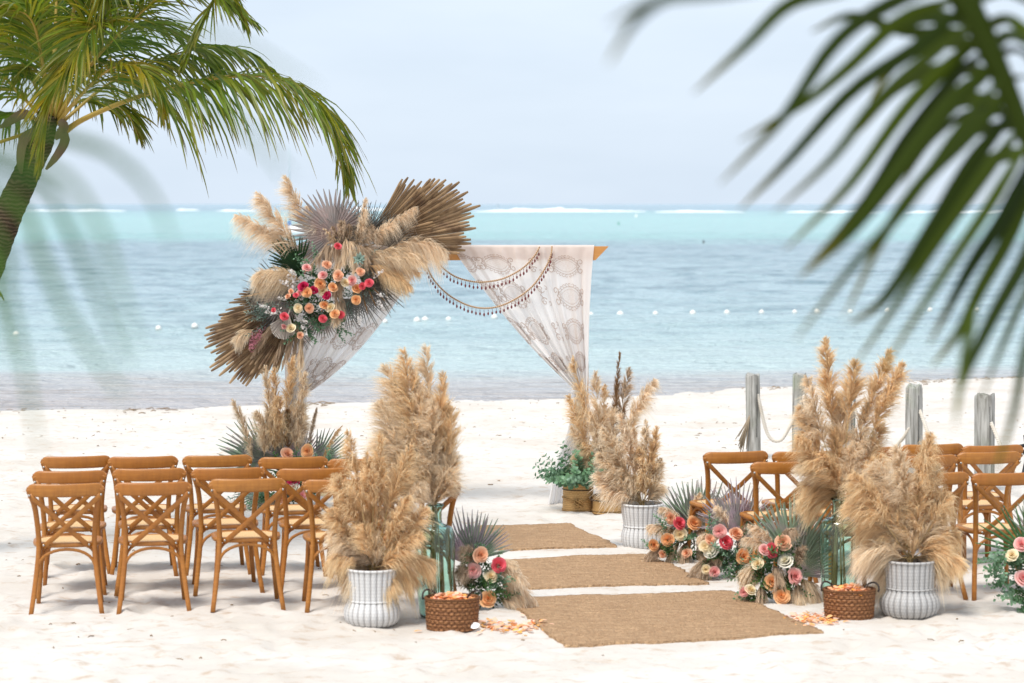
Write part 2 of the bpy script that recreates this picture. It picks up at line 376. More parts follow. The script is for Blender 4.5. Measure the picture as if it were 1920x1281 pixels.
obj('sand', build('sand', np.stack([X, Y, H], -1).reshape(-1, 3), Q, t.m), kind='structure')

# sea: one sheet from the beach to the horizon, with real low waves near the shore
def sea_z(x, y):
    k = np.clip((y - 30) / 20, .12, 1) * np.clip(260 / np.maximum(y, 1), 0, 1)
    yy = y + 1.2 * (vnoise(x * .13, y * .2, 21) - .5) * 4
    return WATER_Z + k * (.035 * np.sin(yy * 1.25 + 2.2 * vnoise(x * .22, y * .12, 11)) + .06 * (vnoise(x * .55, y * 1.5, 12) - .5) + .035 * (vnoise(x * 1.4, y * 3.4, 13) - .5))
ys2 = [26.]; 
while ys2[-1] < 30000: ys2.append(ys2[-1] + max(.12, .0021 * ys2[-1] if ys2[-1] < 230 else .02 * ys2[-1]))
ys2 = np.array(ys2); us = np.r_[-60., -12, -4, -1.5, -.6, np.linspace(-.24, .26, 170), .6, 1.5, 4, 12, 60.]
X2 = us[None] * np.maximum(ys2, 26)[:, None]; Y2 = np.repeat(ys2[:, None], len(us), 1)
Z2 = np.where(np.abs(us)[None] < .3, sea_z(X2, Y2), WATER_Z)
idx = np.arange(X2.size).reshape(X2.shape)
Q2 = np.stack([idx[:-1, :-1], idx[:-1, 1:], idx[1:, 1:], idx[1:, :-1]], -1).reshape(-1, 4)
t = NT('sea_water')
g = t.n.new('ShaderNodeNewGeometry'); sx = t.n.new('ShaderNodeSeparateXYZ'); t.link(g.outputs['Position'], sx.inputs[0])
big = t.noise(.06, 6, t.wpos((.6, .8, 1)), .68); 
lg = t.math('LOGARITHM', sx.outputs['Y'], 10.0)
shx = t.math('MULTIPLY', sx.outputs['X'], -.0042)
lg = t.math('ADD', lg, t.math('ADD', t.math('MULTIPLY', t.math('SUBTRACT', big, .5), .16), t.math('MULTIPLY', shx, 0.0)))
fac = t.math('DIVIDE', t.math('SUBTRACT', lg, 1.5), 2.2)
def pos(y): return (math.log10(y) - 1.5) / 2.2
c = t.ramp(fac, [(pos(33.5), (.46, .42, .41)), (pos(38), (.47, .47, .47)), (pos(41), (.46, .58, .58)), (pos(52), (.41, .55, .57)), (pos(75), (.38, .51, .56)), (pos(160), (.32, .44, .50)),
               (pos(195), (.31, .54, .54)), (pos(420), (.33, .59, .58)), (pos(800), (.28, .50, .53)), (pos(1100), (.25, .38, .46))])
st = t.noise(1.0, 5, t.wpos((.32, .42, 1)), .62); st2 = t.noise(1.0, 4, t.wpos((1.3, 1.5, 1)), .6)
dk = t.ramp(t.math('ADD', t.math('MULTIPLY', st, .6), t.math('MULTIPLY', st2, .4)), [(.46, 0.), (.60, 1.)])
zone = t.ramp(fac, [(pos(40), 0.), (pos(60), .6), (pos(90), .95), (pos(165), .85), (pos(200), .16)])
c = t.mix(t.math('MULTIPLY', dk, zone), c, (.15, .25, .30))
wd = t.ramp(fac, [(pos(33), 1.), (pos(37.5), .9), (pos(40.5), 0.)])
ws = t.ramp(t.noise(1.0, 5, t.wpos((.5, 3.5, 1)), .65), [(.48, 0.), (.6, 1.)])
c = t.mix(t.math('MULTIPLY', wd, t.math('MULTIPLY', ws, .6)), c, (.26, .19, .14))
t.col(c)
b1 = t.noise(1.0, 4, t.wpos((.55, 1.1, 1)), .6); b2 = t.noise(1.0, 3, t.wpos((3, 6, 1)), .6)
t.bump(t.math('ADD', b1, t.math('MULTIPLY', b2, .45)), 1.0, .8); t.b.inputs['IOR'].default_value = 1.33
t.rough(.16, .5)
obj('sea', build('sea', np.stack([X2, Y2, Z2], -1).reshape(-1, 3), Q2, t.m), kind='structure')

# surf breaking on the far reef
def surf(x0, x1, py, h, seed):
    rs = np.random.RandomState(seed); d = 12239 / (py - 382.0); n = max(8, int((x1 - x0) / 3)); V = []; F = []
    for i in range(n + 1):
        u = i / n; px = x0 + (x1 - x0) * u; X_ = (px - 960) / FPX * d
        env = min(1, 5 * u, 5 * (1 - u)) ** .6; hh = .62 * h * env * (.25 + 1.0 * float(vnoise(np.array(px * .06), np.array(seed * 1.), seed)) ** 1.5 + .25 * rs.rand())
        yo = 20 * float(vnoise(np.array(px * .02), np.array(0.), seed + 5))
        V += [(X_, d + yo - 7, -.1), (X_, d + yo - 2.5, hh * .7), (X_, d + yo, hh), (X_, d + yo + 5, -.1)]
    for i in range(n):
        for j in range(3): F.append((i * 4 + j, (i + 1) * 4 + j, (i + 1) * 4 + j + 1, i * 4 + j + 1))
    return build('surf', V, F, 'foam')
for a in [(40, 235, 395.5, 1.0, 1), (330, 372, 394, .7, 2), (395, 480, 395.5, .7, 3), (640, 740, 394, 1.9, 4), (885, 1215, 396.5, 1.3, 5), (960, 1110, 394.5, 1.4, 9), (1230, 1395, 397.5, .8, 6), (1480, 1660, 398, .7, 7), (1700, 1960, 398, .7, 8)]:
    obj('surf', surf(*a), kind='stuff')
for o in list(C.objects):
    if o.name.startswith('surf'): o['label'] = 'white surf breaking along the far reef'; o['category'] = 'surf'

# ------------------------------------------------------------------ plant makers
def sh(p): return float(sandh(np.array([p[0]]), np.array([p[1]]))[0])
UP = np.array((0, 0, 1.))
def plume_arrays(P0, P1, W, n, seed, bend=(0, 0, 0), wind=(0, 0, 0), droop=.55, fw=.0042, tuft=13, spread=.6, shape=(.30, .70)):
    n = int(n * 1.55); W = W * 1.22; fw = fw * 1.2; droop = droop * 1.25; spread = spread * 1.15
    rs = np.random.RandomState(seed); P0 = np.asarray(P0, float); P1 = np.asarray(P1, float); L = np.linalg.norm(P1 - P0)
    mid = (P0 + P1) / 2 + np.asarray(bend, float) * L; wind = np.asarray(wind, float)
    def sp(t): t = t[:, None]; return (1 - t) ** 2 * P0 + 2 * t * (1 - t) * mid + t * t * P1
    def tg(t):
        t = t[:, None]; d = 2 * (1 - t) * (mid - P0) + 2 * t * (P1 - mid); return d / np.linalg.norm(d, axis=1, keepdims=True)
    nt = max(8, n // tuft); tt = np.sort(rs.rand(nt)) ** .9 * .98
    T = tg(tt); r = rs.randn(nt, 3); r -= (r * T).sum(1, keepdims=True) * T; r /= np.linalg.norm(r, axis=1, keepdims=True)
    prof = (tt + .1) ** shape[0] * (1.02 - tt) ** shape[1] * 1.55
    tl = W * prof * (.75 + .5 * rs.rand(nt))
    td = T * (1.0 + .25 * rs.rand(nt, 1)) + r * (spread * (.6 + .7 * rs.rand(nt, 1))); td /= np.linalg.norm(td, axis=1, keepdims=True)
    k = np.repeat(np.arange(nt), tuft); m = len(k); s0 = rs.rand(m) * .45
    l = tl[k] * (.5 + .5 * rs.rand(m)); d = td[k] + rs.randn(m, 3) * .095; d /= np.linalg.norm(d, axis=1, keepdims=True)
    base = sp(np.clip(tt[k] + rs.randn(m) * .012, 0, 1)) + td[k] * (s0 * tl[k])[:, None]
    dr = droop * (.6 + .8 * rs.rand(m)); side = np.cross(d, rs.randn(m, 3)); side /= np.maximum(np.linalg.norm(side, axis=1, keepdims=True), 1e-6)
    V = []; Cc = []; rc = (.65 * rs.rand(nt)[k] + .35 * rs.rand(m))
    for j, s in enumerate((0, .35, .7, 1.)):
        p = base + (l * s)[:, None] * d + (l * s * s)[:, None] * (dr[:, None] * -UP + wind)
        wd = fw * (1 - .75 * s) * (.8 + .4 * s * (1 - s)) / 2
        V += [p - side * wd, p + side * wd]; cc = np.stack([np.full(m, min(1, .15 + .85 * s)) * (.5 + .5 * (s0 + .5)), rc, 0 * rc], 1); Cc += [cc, cc]
    V = np.stack(V, 1).reshape(-1, 3); Cc = np.clip(np.stack(Cc, 1).reshape(-1, 3), 0, 1)
    b = (np.arange(m) * 8)[:, None]; F = np.concatenate([b + np.array([[2 * j, 2 * j + 1, 2 * j + 3, 2 * j + 2]]) for j in range(3)], 0)
    # spine
    ts = np.linspace(0, .97, 7); S = sp(ts); k5 = 5; TT = tg(ts); B = np.cross(TT, (0.3, 1, .1)); B /= np.linalg.norm(B, axis=1, keepdims=True); N = np.cross(TT, B)
    rad = .004 * (1 - .8 * ts); SV = []
    for i in range(7):
        for q in range(k5): a = 2 * math.pi * q / k5; SV.append(S[i] + rad[i] * (math.cos(a) * B[i] + math.sin(a) * N[i]))
    o = len(V); SF = [(o + i * k5 + q, o + i * k5 + (q + 1) % k5, o + (i + 1) * k5 + (q + 1) % k5, o + (i + 1) * k5 + q) for i in range(6) for q in range(k5)]
    V = np.vstack([V, SV]); Cc = np.vstack([Cc, np.tile((.1, .4, 0), (len(SV), 1))]); F = np.vstack([F, np.array(SF)])
    return V, F, Cc
seedc = [100]
def plume(root, P0, P1, W, mat, n=900, **k):
    seedc[0] += 1
    P0 = np.asarray(P0); V, F, Cc = plume_arrays(P0, P1, W, n, seedc[0], **k)
    return obj('plume', build('plume', V - P0, F, mat, Cc), root, Vector(P0) - root.location)
def orient(d, face=(0, -1, 0), roll=0):
    z = Vector(d).normalized(); f = Vector(face); y = -(f - f.dot(z) * z)
    if y.length < 1e-4: y = Vector((0, 0, 1)) - z.z * z
    y.normalize(); x = y.cross(z)
    return Matrix((x, y, z)).transposed() @ Matrix.Rotation(roll, 3, 'Z')
def place(name, me, root, p, d, face=(0, -1, 0), s=1.0, roll=0, **props):
    o = obj(name, me, root, **props)
    o.matrix_local = Matrix.Translation(Vector(p) - root.location) @ orient(d, face, roll).to_4x4() @ Matrix.Scale(s, 4)
    return o
def img_dir(ang, lean=0.0):
    """direction at ang degrees clockwise from straight up in the arch's plane, leaning lean towards the guests"""
    a = R(ang); return Vector((math.sin(a), -lean, math.cos(a)))

def fan_mesh(name, seed, n=26, Rr=.5, spread=200, fuse=.55, pleat=.012, mat='fan_grey', blunt=.12, jag=.12, cup=.12, stalk=.15, taper=1.0):
    rs = np.random.RandomState(seed); mb = MB(); da = R(spread) / n
    for i in range(n):
        a = -R(spread) / 2 + (i + .5) * da; e = abs(i + .5 - n / 2) / (n / 2)
        Li = Rr * (1 - .22 * e ** 2) * (1 - jag * rs.rand()); d = np.array((math.sin(a), 0, math.cos(a))); p = np.array((math.cos(a), 0, -math.sin(a)))
        tw = rs.randn() * .06; sag = rs.randn() * .03; V = []; rc = rs.rand()
        for q in ((.02, fuse * .5, fuse, fuse + (1 - fuse) * .5, 1.0) if fuse < .95 else (.02, .25, .55, .78, 1.0)):
            r = Li * q; fr = fuse * (1 + .1 * rs.randn())
            hw = r * math.tan(da / 2) * 1.02 if q <= fuse else Rr * fuse * math.tan(da / 2) * (blunt + (1 - blunt) * ((1 - q) / (1 - fuse)) ** .6)
            if fuse >= .95: hw = r * math.tan(da / 2) * (1 if q < .9 else blunt + .5)
            yy = -cup * r * q - sag * Rr * q ** 3; lat = tw * Rr * max(0, q - fuse) ** 1.3
            ph = pleat * min(1, q * 2) * (1 if q < .9 else .5)
            c = d * r + p * lat
            V += [c - p * hw + (0, yy + ph, 0), c + (0, yy - ph, 0), c + p * hw + (0, yy + ph, 0)]
        F = [(3 * j + m_, 3 * j + m_ + 1, 3 * j + m_ + 4, 3 * j + m_ + 3) for j in range(4) for m_ in (0, 1)]
        cc = np.repeat(np.array([0, .2, .5, .8, 1.]), 3); mb.add(V, F, np.stack([cc, np.full(15, rc), 0 * cc], 1))
    if stalk: sweep(mb, [(0, .01, -stalk), (0, .005, -.02), (0, -.003, .04)], circ(.007, 6), col=(.2, .5, 0))
    return mb.mesh(name, mat)
def rose_mesh(seed, r=.05, mat='rose_peach'):
    rs = np.random.RandomState(seed); mb = MB(); rings = [(.05, .74, 2), (.13, .80, 3), (.25, .86, 3), (.40, .84, 4), (.56, .76, 5), (.76, .60, 5), (.98, .36, 5)]
    for k, (ro, h, n) in enumerate(rings):
        a0 = rs.rand() * 6
        for i in range(n):
            ac = a0 + 2 * math.pi * i / n + rs.randn() * .08; half = math.pi / n * 1.35; V = []; cc = []
            rr = ro * (1 + .08 * rs.randn()); hh = h * (1 + .06 * rs.randn())
            for v in (0, .4, .75, 1.):
                for u in (-1, -.5, 0, .5, 1):
                    a = ac + u * half * (.45 + .55 * math.sin(math.pi * (.15 + .6 * v)))
                    rad = rr * (.30 + .70 * v ** .55) + (.05 + .10 * k / 5) * max(0, v - .75) * 4 * (1 - .3 * u * u) + .03 * u
                    z = -.35 * (k / 5) + (hh + .35 * (k / 5)) * v ** .9 - .10 * u * u * v - (.12 * k / 5) * max(0, v - .75) * 4
                    V.append((r * rad * math.cos(a), r * rad * math.sin(a), r * z)); cc.append((min(1, max(0, .02 + .10 * k + .42 * (v - .3))), rs.rand() * .2 + .5, 0))
            F = [(j * 5 + q, j * 5 + q + 1, j * 5 + q + 6, j * 5 + q + 5) for j in range(3) for q in range(4)]
            mb.add(V, F, np.array(cc))
    sweep(mb, [(0, 0, -r * 2.2), (0, 0, -r * .3)], circ(.004, 5))
    return mb.mesh('rose', mat)
ROSE = {k: [rose_mesh(i * 7 + j, .05, 'rose_' + k) for j in range(2)] for i, k in enumerate(('peach', 'orange', 'pink', 'coral', 'crimson', 'cream', 'white'))}
def leaf_geo(mb, p, d, nrm, L, Wd, c1, round_=False):
    d = np.asarray(d) / np.linalg.norm(d); s = np.cross(d, nrm); s /= max(np.linalg.norm(s), 1e-6); nn = np.cross(s, d)
    pr = ((0, .12), (.25, .82), (.55, 1.), (.85, .62), (1., .05)) if round_ else ((0, .1), (.25, .8), (.5, 1.), (.78, .6), (1., .02))
    V = []; cc = []
    for q, wv in pr:
        c = p + d * L * q - nn * (.12 * L * q * q); V += [c - s * Wd * wv / 2 + nn * .1 * Wd * wv, c, c + s * Wd * wv / 2 + nn * .1 * Wd * wv]; cc += [(q, c1, 0)] * 3
    mb.add(V, [(3 * j + m_, 3 * j + m_ + 1, 3 * j + m_ + 4, 3 * j + m_ + 3) for j in range(4) for m_ in (0, 1)], np.array(cc))
def sprig_mesh(name, seed, L=.3, n=9, leaf=.05, ratio=.85, mat='euc', spread=1.0, curve=.25):
    rs = np.random.RandomState(seed); mb = MB(); az = rs.rand() * 6
    P = np.array([(curve * L * t * t * math.cos(az), curve * L * t * t * math.sin(az), L * t) for t in np.linspace(0, 1, 7)]); sweep(mb, P, circ(.0028, 5), (0.3, 1, 0.2), np.linspace(1, .4, 7), col=(.2, .3, 0))
    for i in range(n):
        t = .18 + .82 * i / (n - 1); p = P[0] * 0 + np.array([np.interp(t, np.linspace(0, 1, 7), P[:, q]) for q in range(3)])
        for k in (0, 1):
            a = az + i * 1.9 + k * math.pi + rs.randn() * .3; d = np.array((math.cos(a) * spread, math.sin(a) * spread, .55 + .3 * rs.rand()))
            s = leaf * (1.05 - .45 * t) * (.8 + .4 * rs.rand()); leaf_geo(mb, p + d * .006, d, (0.1 * rs.randn(), .1 * rs.randn(), 1), s, s * ratio, rs.rand(), ratio > .6)
    return mb.mesh(name, mat)
def blossom_mesh(name, seed, L=.22, n=26, size=.016, mat='blossom'):
    rs = np.random.RandomState(seed); mb = MB(); sweep(mb, [(0, 0, 0), (.01, 0, L * .5), (0, .01, L)], circ(.002, 4), (.2, 1, .1))
    for i in range(n):
        t = .25 + .75 * rs.rand(); a = rs.rand() * 6.28; rr = .03 * (1.2 - t) + .012 * rs.rand(); c = np.array((rr * math.cos(a), rr * math.sin(a), L * t)); s = size * (.7 + .6 * rs.rand())
        nrm = np.array((math.cos(a), math.sin(a), .5)) + .3 * rs.randn(3)
        t1 = np.cross(nrm, (0, 0, 1.)); t1 /= np.linalg.norm(t1); t2 = np.cross(nrm, t1); t2 /= np.linalg.norm(t2)
        for k in range(5):
            b = 2 * math.pi * k / 5; dd = t1 * math.cos(b) + t2 * math.sin(b) + nrm * .25; leaf_geo(mb, c, dd, nrm, s, s * .8, rs.rand(), True)
    return mb.mesh(name, mat)
EUC = [sprig_mesh('eucalyptus_sprig', i, .30, 9, .052, .9, 'euc') for i in range(3)]
EUCG = [sprig_mesh('eucalyptus_sprig', 20 + i, .28, 11, .05, .42, 'euc_grey') for i in range(3)]
DARK = [sprig_mesh('foliage_sprig', 40 + i, .22, 10, .06, .5, 'leaf_dark') for i in range(2)]
BLOS = [blossom_mesh('blossom_sprig', i) for i in range(3)]
ASTI = [blossom_mesh('astilbe_spray', 9 + i, .22, 60, .008, 'astilbe') for i in range(2)]
rr = random.Random(3)
def rose(root, px, py, Y, kind, s=1.0, face=None):
    f = face or Vector((rr.uniform(-.6, .6), -1, rr.uniform(-.2, .95)))
    return place('rose', rr.choice(ROSE[kind]), root, at(px, py, Y), f, (0, 0, 1), s, rr.uniform(0, 6))

# ------------------------------------------------------------------ chairs
def chair_proto():
    root = thing('wooden_chair', '', 'chair')
    def part(name, fn, mat='wood', parent=None):
        mb = MB(); fn(mb); return obj(name, mb.mesh(name, mat), parent or root)
    for s in (-1, 1):
        P = spline([(.232 * s, -.115, 0), (.205 * s, -.05, .2), (.182 * s, -.005, .42), (.184 * s, -.008, .55), (.200 * s, -.045, .71), (.224 * s, -.08, .80), (.238 * s, -.095, .845)], 18)
        part('rear_leg', lambda mb: sweep(mb, P, rrect(.036, .032, .008), (0, 1, 0), np.linspace(.86, 1, 18)))
        P2 = spline([(.180 * s, .335, .445), (.190 * s, .352, .25), (.212 * s, .385, 0)], 9)
        part('front_leg', lambda mb: sweep(mb, P2, rrect(.036, .036, .01), (0, 1, 0), np.linspace(1, .8, 9)))
    # curved top rail with rounded ends
    def rail(mb):
        n = 25; V = []
        for i in range(n):
            u = -1 + 2 * i / (n - 1); x = .25 * u; yc = -.128 + .040 * u * u; e = max(0, (abs(u) - .80) / .20); hh = .043 * math.sqrt(max(.02, 1 - .8 * e ** 2)); zc = .838 - .004 * (1 - u * u) - .004 * e; th = .013
            for (yy, zz) in ((-th, -hh * .75), (-th * .6, -hh), (th * .6, -hh), (th, -hh * .75), (th, hh * .75), (th * .6, hh), (-th * .6, hh), (-th, hh * .75)): V.append((x, yc + yy, zc + zz))
        F = [(i * 8 + j, i * 8 + (j + 1) % 8, (i + 1) * 8 + (j + 1) % 8, (i + 1) * 8 + j) for i in range(n - 1) for j in range(8)] + [tuple(range(8)), tuple((n - 1) * 8 + 7 - j for j in range(8))]
        mb.add(V, F)
    top = part('top_rail', rail)
    for s in (-1, 1):
        P = spline([(.232 * s, -.110, .805), (.11 * s, -.083 - .006 * s, .69), (0, -.062 - .007 * s, .585), (-.148 * s, -.028, .452)], 14)
        sl_ = part('cross_slat', lambda mb: sweep(mb, P, rrect(.033, .011, .003), (0, 1, 0)))
        for q, up in ((P[0], 0), (P[-1], 1)):
            def bolt(mb):
                sweep(mb, [(q[0], q[1] - .020 + .006 * up, q[2] + .012 * up), (q[0], q[1] - .004, q[2] + .012 * up)], circ(.0075, 8), (0, 0, 1))
            part('bolt', bolt, 'steel', sl_)
    # seat: bentwood hoop and cane
    def outl(k, grow):
        a = 2 * math.pi * k / 40; c, s_ = math.cos(a), math.sin(a); e = .62
        x = (.226 - grow) * math.copysign(abs(c) ** e, c); y = .175 + (.205 - grow) * math.copysign(abs(s_) ** e, s_); return x * (1 + .10 * (y - .175) / .2 * .5), y
    def hoop(mb):
        V = []; 
        for k in range(40):
            for g_, z in ((.0, .445), (-.003, .458), (.0, .470), (.012, .474), (.045, .473), (.045, .445)): x, y = outl(k, g_); V.append((x, y, z))
        mb.add(V, [(k * 6 + j, ((k + 1) % 40) * 6 + j, ((k + 1) % 40) * 6 + (j + 1) % 6, k * 6 + (j + 1) % 6) for k in range(40) for j in range(6)])
    seat = part('seat', hoop)
    def cane(mb):
        V = [(*outl(k, .043), .4715) for k in range(40)] + [(0, .175, .466)] + [(*outl(k, .044), .452) for k in range(40)] + [(0, .175, .448)]
        mb.add(V, [(k, (k + 1) % 40, 40) for k in range(40)] + [(41 + (k + 1) % 40, 41 + k, 81) for k in range(40)])
    part('cane_panel', cane, 'cane', seat)
    # bent braces under the seat
    def brace(A, B, z0, mbm):
        A = np.array(A); B = np.array(B); P = []
        for u in np.linspace(0, 1, 15):
            p = A + (B - A) * (.5 - .5 * math.cos(math.pi * u)); z = z0 + (.432 - z0) * math.sin(math.pi * u) ** .62; P.append((p[0], p[1], z))
        sweep(mbm, P, rrect(.020, .014, .004), (B - A)[[1, 0, 2]] * (1, -1, 0) if False else (np.cross(B - A, UP)))
    part('brace', lambda mb: brace((-.190, -.022, 0), (.190, -.022, 0), .25, mb))
    part('brace', lambda mb: brace((-.186, .345, 0), (.186, .345, 0), .25, mb))
    for s in (-1, 1): part('brace', lambda mb: brace((.192 * s, -.02, 0), (.188 * s, .34, 0), .25, mb))
    return root
proto = chair_proto()
first = [True]
def chair(px, ytop, label, rot, group):
    """px: rail centre in the photo; depth from the rail's height of 0.88 m"""
    Yd = (CAMH - .88) * FPX / (ytop - 382.0); p = at(px, ytop, Yd)
    o = proto if first[0] else copy_tree(proto); first[0] = False
    rz = R(rot); off = Vector((math.sin(rz), -math.cos(rz), 0)) * .12
    o.location = Vector((p.x, p.y, 0)) - off; o.location.z = sh(o.location) - .006; o.rotation_euler = (0, 0, rz); o['label'] = label; o['group'] = group
rowname = ['row farthest from the arch', 'middle row', 'row nearest the arch']
posn = ['outer end', 'second from outer end', 'middle of the row', 'second from the aisle', 'aisle end']
left = [[(122, 905), (287, 905), (464, 905), (641, 905), (794, 905)], [(130, 883), (280, 882), (428, 881), (588, 881), (742, 881)], [(143, 858), (268, 857), (408, 856), (550, 856), (680, 858)]]
for r_, row in enumerate(left):
    for i, (x, y) in enumerate(row):
        chair(x, y, 'brown cross-back chair, palm-side block, %s, %s' % (rowname[r_], posn[i]), 9 + rr.uniform(-2.5, 2.5), 'cross-back chairs of the palm-side block')
right = [[(1890, 885), (1755, 888), (1625, 890)], [(1857, 851), (1738, 855), (1610, 861), (1474, 867)], [(1864, 836), (1751, 836), (1622, 842), (1512, 847), (1382, 849)]]
for r_, row in enumerate(right):
    nm = {3: ['outer end', 'middle of the three', 'aisle end'], 4: ['outer end', 'second from outer end', 'second from the aisle', 'aisle end'], 5: posn}[len(row)]
    for i, (x, y) in enumerate(row):
        chair(x, y, 'brown cross-back chair, rope-fence-side block, %s, %s' % (rowname[r_], nm[i]), 13 + rr.uniform(-3, 3), 'cross-back chairs of the fence-side block')

# ------------------------------------------------------------------ rugs
def rug(corners, label, seed):
    rs = np.random.RandomState(seed); a, b, c, d = corners; n1, n2 = 70, 60; V = []
    cen = (a + b + c + d) / 4
    for j in range(n2 + 1):
        for i in range(n1 + 1):
            u = i / n1; v = j / n2; p = (1 - u) * (1 - v) * a + u * (1 - v) * b + u * v * c + (1 - u) * v * d
            eu = .014 * (float(vnoise(np.array(v * 14.), np.array(3.), seed)) - .5) * 2; ev = .012 * (float(vnoise(np.array(u * 12.), np.array(7.), seed)) - .5) * 2
            if i in (0, n1): eu += .005 * rs.randn()
            if j in (0, n2): ev += .007 * rs.randn()
            p = p + np.array((eu, ev)) ; V.append((p[0], p[1], 0))
    V = np.array(V); z = sandh(V[:, 0], V[:, 1]); V[:, 2] = z + .016 + .004 * (vnoise(V[:, 0] * 3, V[:, 1] * 3, seed) - .5)
    W = n1 + 1; F = [(j * W + i, (j + 1) * W + i, (j + 1) * W + i + 1, j * W + i + 1) for j in range(n2) for i in range(n1)]
    # edge wall
    ring = [i for i in range(W)] + [j * W + n1 for j in range(1, n2 + 1)] + [n2 * W + i for i in range(n1 - 1, -1, -1)] + [j * W for j in range(n2 - 1, 0, -1)]
    base = len(V); low = V[ring].copy(); low[:, 2] -= .03; V = np.vstack([V, low]); m = len(ring)
    F += [(ring[k], ring[(k + 1) % m], base + (k + 1) % m, base + k) for k in range(m)]
    o = obj('jute_rug', build('jute_rug', V - np.array((cen[0], cen[1], 0)), F, 'jute'), None, (cen[0], cen[1], 0)); o['label'] = label; o['category'] = 'rug'; o['group'] = 'jute rugs along the aisle'
    e = np.array(b - a); o_rot = math.atan2(e[1], e[0])
for r_, l_, s_ in zip(RUGS, ('smallest brown jute rug, laid closest to the arch', 'middle brown jute rug of the three along the aisle', 'largest brown jute rug, at the aisle entrance between the petal baskets'), (1, 2, 3)): rug(r_, l_, s_)

# ------------------------------------------------------------------ vases, bottles, baskets
def vase(px, pyb, wpx, hm, label, mat, prof):
    g_ = gr(px, pyb); Yc = g_.y + .14; p = at(px, pyb, Yc); Rm = wpx / FPX * Yc / 2
    root = thing('wicker_vase', label, 'vase', (p.x, Yc, sh((p.x, Yc)) - .004), 0, 'white ribbed wicker vases')
    P = [(r * Rm, z * hm) for r, z in prof]; inner = [(r * Rm - .012, z * hm) for r, z in prof[::-1] if z > .1] + [(.02, .1 * hm)]
    V, F, U = lathe([(.01, 0)] + P + [(P[-1][0] + .004, hm + .004), (P[-1][0] - .006, hm + .008)] + inner, 208, 1, 26, .05)
    b = obj('body', build('body', V, F, mat, uv=U), root)
    V, F, U = lathe([(P[-1][0] + .008 * math.cos(a), hm + .004 + .010 * math.sin(a)) for a in np.linspace(0, 2 * math.pi, 9)], 60); obj('rim', build('rim', V, F, mat, uv=U), root)
    iw = [k for k, (r, z) in enumerate(prof) if .4 < z < .62]; k = min(iw, key=lambda q: prof[q][0]); r_, z_ = prof[k]
    V, F, U = lathe([(r_ * Rm * 1.005 + .007 * math.cos(a), z_ * hm + .007 * math.sin(a)) for a in np.linspace(0, 2 * math.pi, 9)], 60); obj('waist_band', build('waist_band', V, F, mat, uv=U), root)
    return root, Vector((p.x, Yc, hm)), Rm
PF = [(.80, 0), (.90, .05), (.98, .13), (1., .22), (.97, .31), (.90, .39), (.86, .45), (.86, .50), (.86, .58), (.88, .75), (.91, .92), (.92, 1.)]
PF2 = [(.84, 0), (.90, .04), (.96, .14), (.98, .26), (.95, .36), (.89, .44), (.87, .5), (.87, .56), (.91, .68), (.96, .82), (.985, .93), (.98, 1.)]
PF3 = [(.78, 0), (.90, .06), (.98, .15), (1., .25), (.97, .34), (.88, .42), (.83, .46), (.82, .52), (.83, .62), (.85, .78), (.86, .9), (.86, 1.)]
vL = vase(698, 1180, 106, .355, 'white ribbed wicker vase on sand beside the left-hand petal basket and palm-side chairs', 'wicker_white', PF)
vR = vase(1705, 1161, 112, .36, 'greyer ribbed wicker vase with wide round belly by the fence-side chairs', 'wicker_grey', PF3)
vM = vase(1204, 1028, 80, .335, 'whitewashed wicker vase with narrow waist standing alone near the far rug', 'wicker_white', PF2)
def bottle(px, pyb, hm, Rm, label):
    g_ = gr(px, pyb); Yc = g_.y + .12; p = at(px, pyb, Yc)
    root = thing('glass_bottle', label, 'bottle', (p.x, Yc, sh((p.x, Yc)) - .004), 0, 'tall green glass bottles')
    out = [(.60, 0), (.74, .012), (.80, .05), (.93, .3), (1.0, .55), (.99, .68), (.93, .76), (.84, .795), (.66, .815), (.46, .825), (.37, .838), (.335, .86), (.33, .93), (.36, .965), (.42, .985), (.42, 1.)]
    inn = [(r - .035, max(z, .015) if z < .8 else z - .008) for r, z in out[::-1]]; inn[0] = (.385, 1.)
    V, F, U = lathe([(.001, 0)] + [(r * Rm, z * hm) for r, z in out] + [(r * Rm, z * hm) for r, z in inn] + [(.001, .016 * hm)], 56)
    obj('body', build('body', V, F, 'glass'), root)
    V, F, U = lathe([(.415 * Rm + .006 * math.cos(a), .992 * hm + .007 * math.sin(a)) for a in np.linspace(0, 2 * math.pi, 9)], 40); obj('lip', build('lip', V, F, 'glass'), root)
    return root, Vector((p.x, Yc, hm))
bL = bottle(816, 1163, .745, .132, 'tall pale green glass bottle standing behind the basket near palm-side chairs')
bR = bottle(1573, 1143, .735, .135, 'tall pale green glass bottle behind the basket on the fence-side chairs\' end')
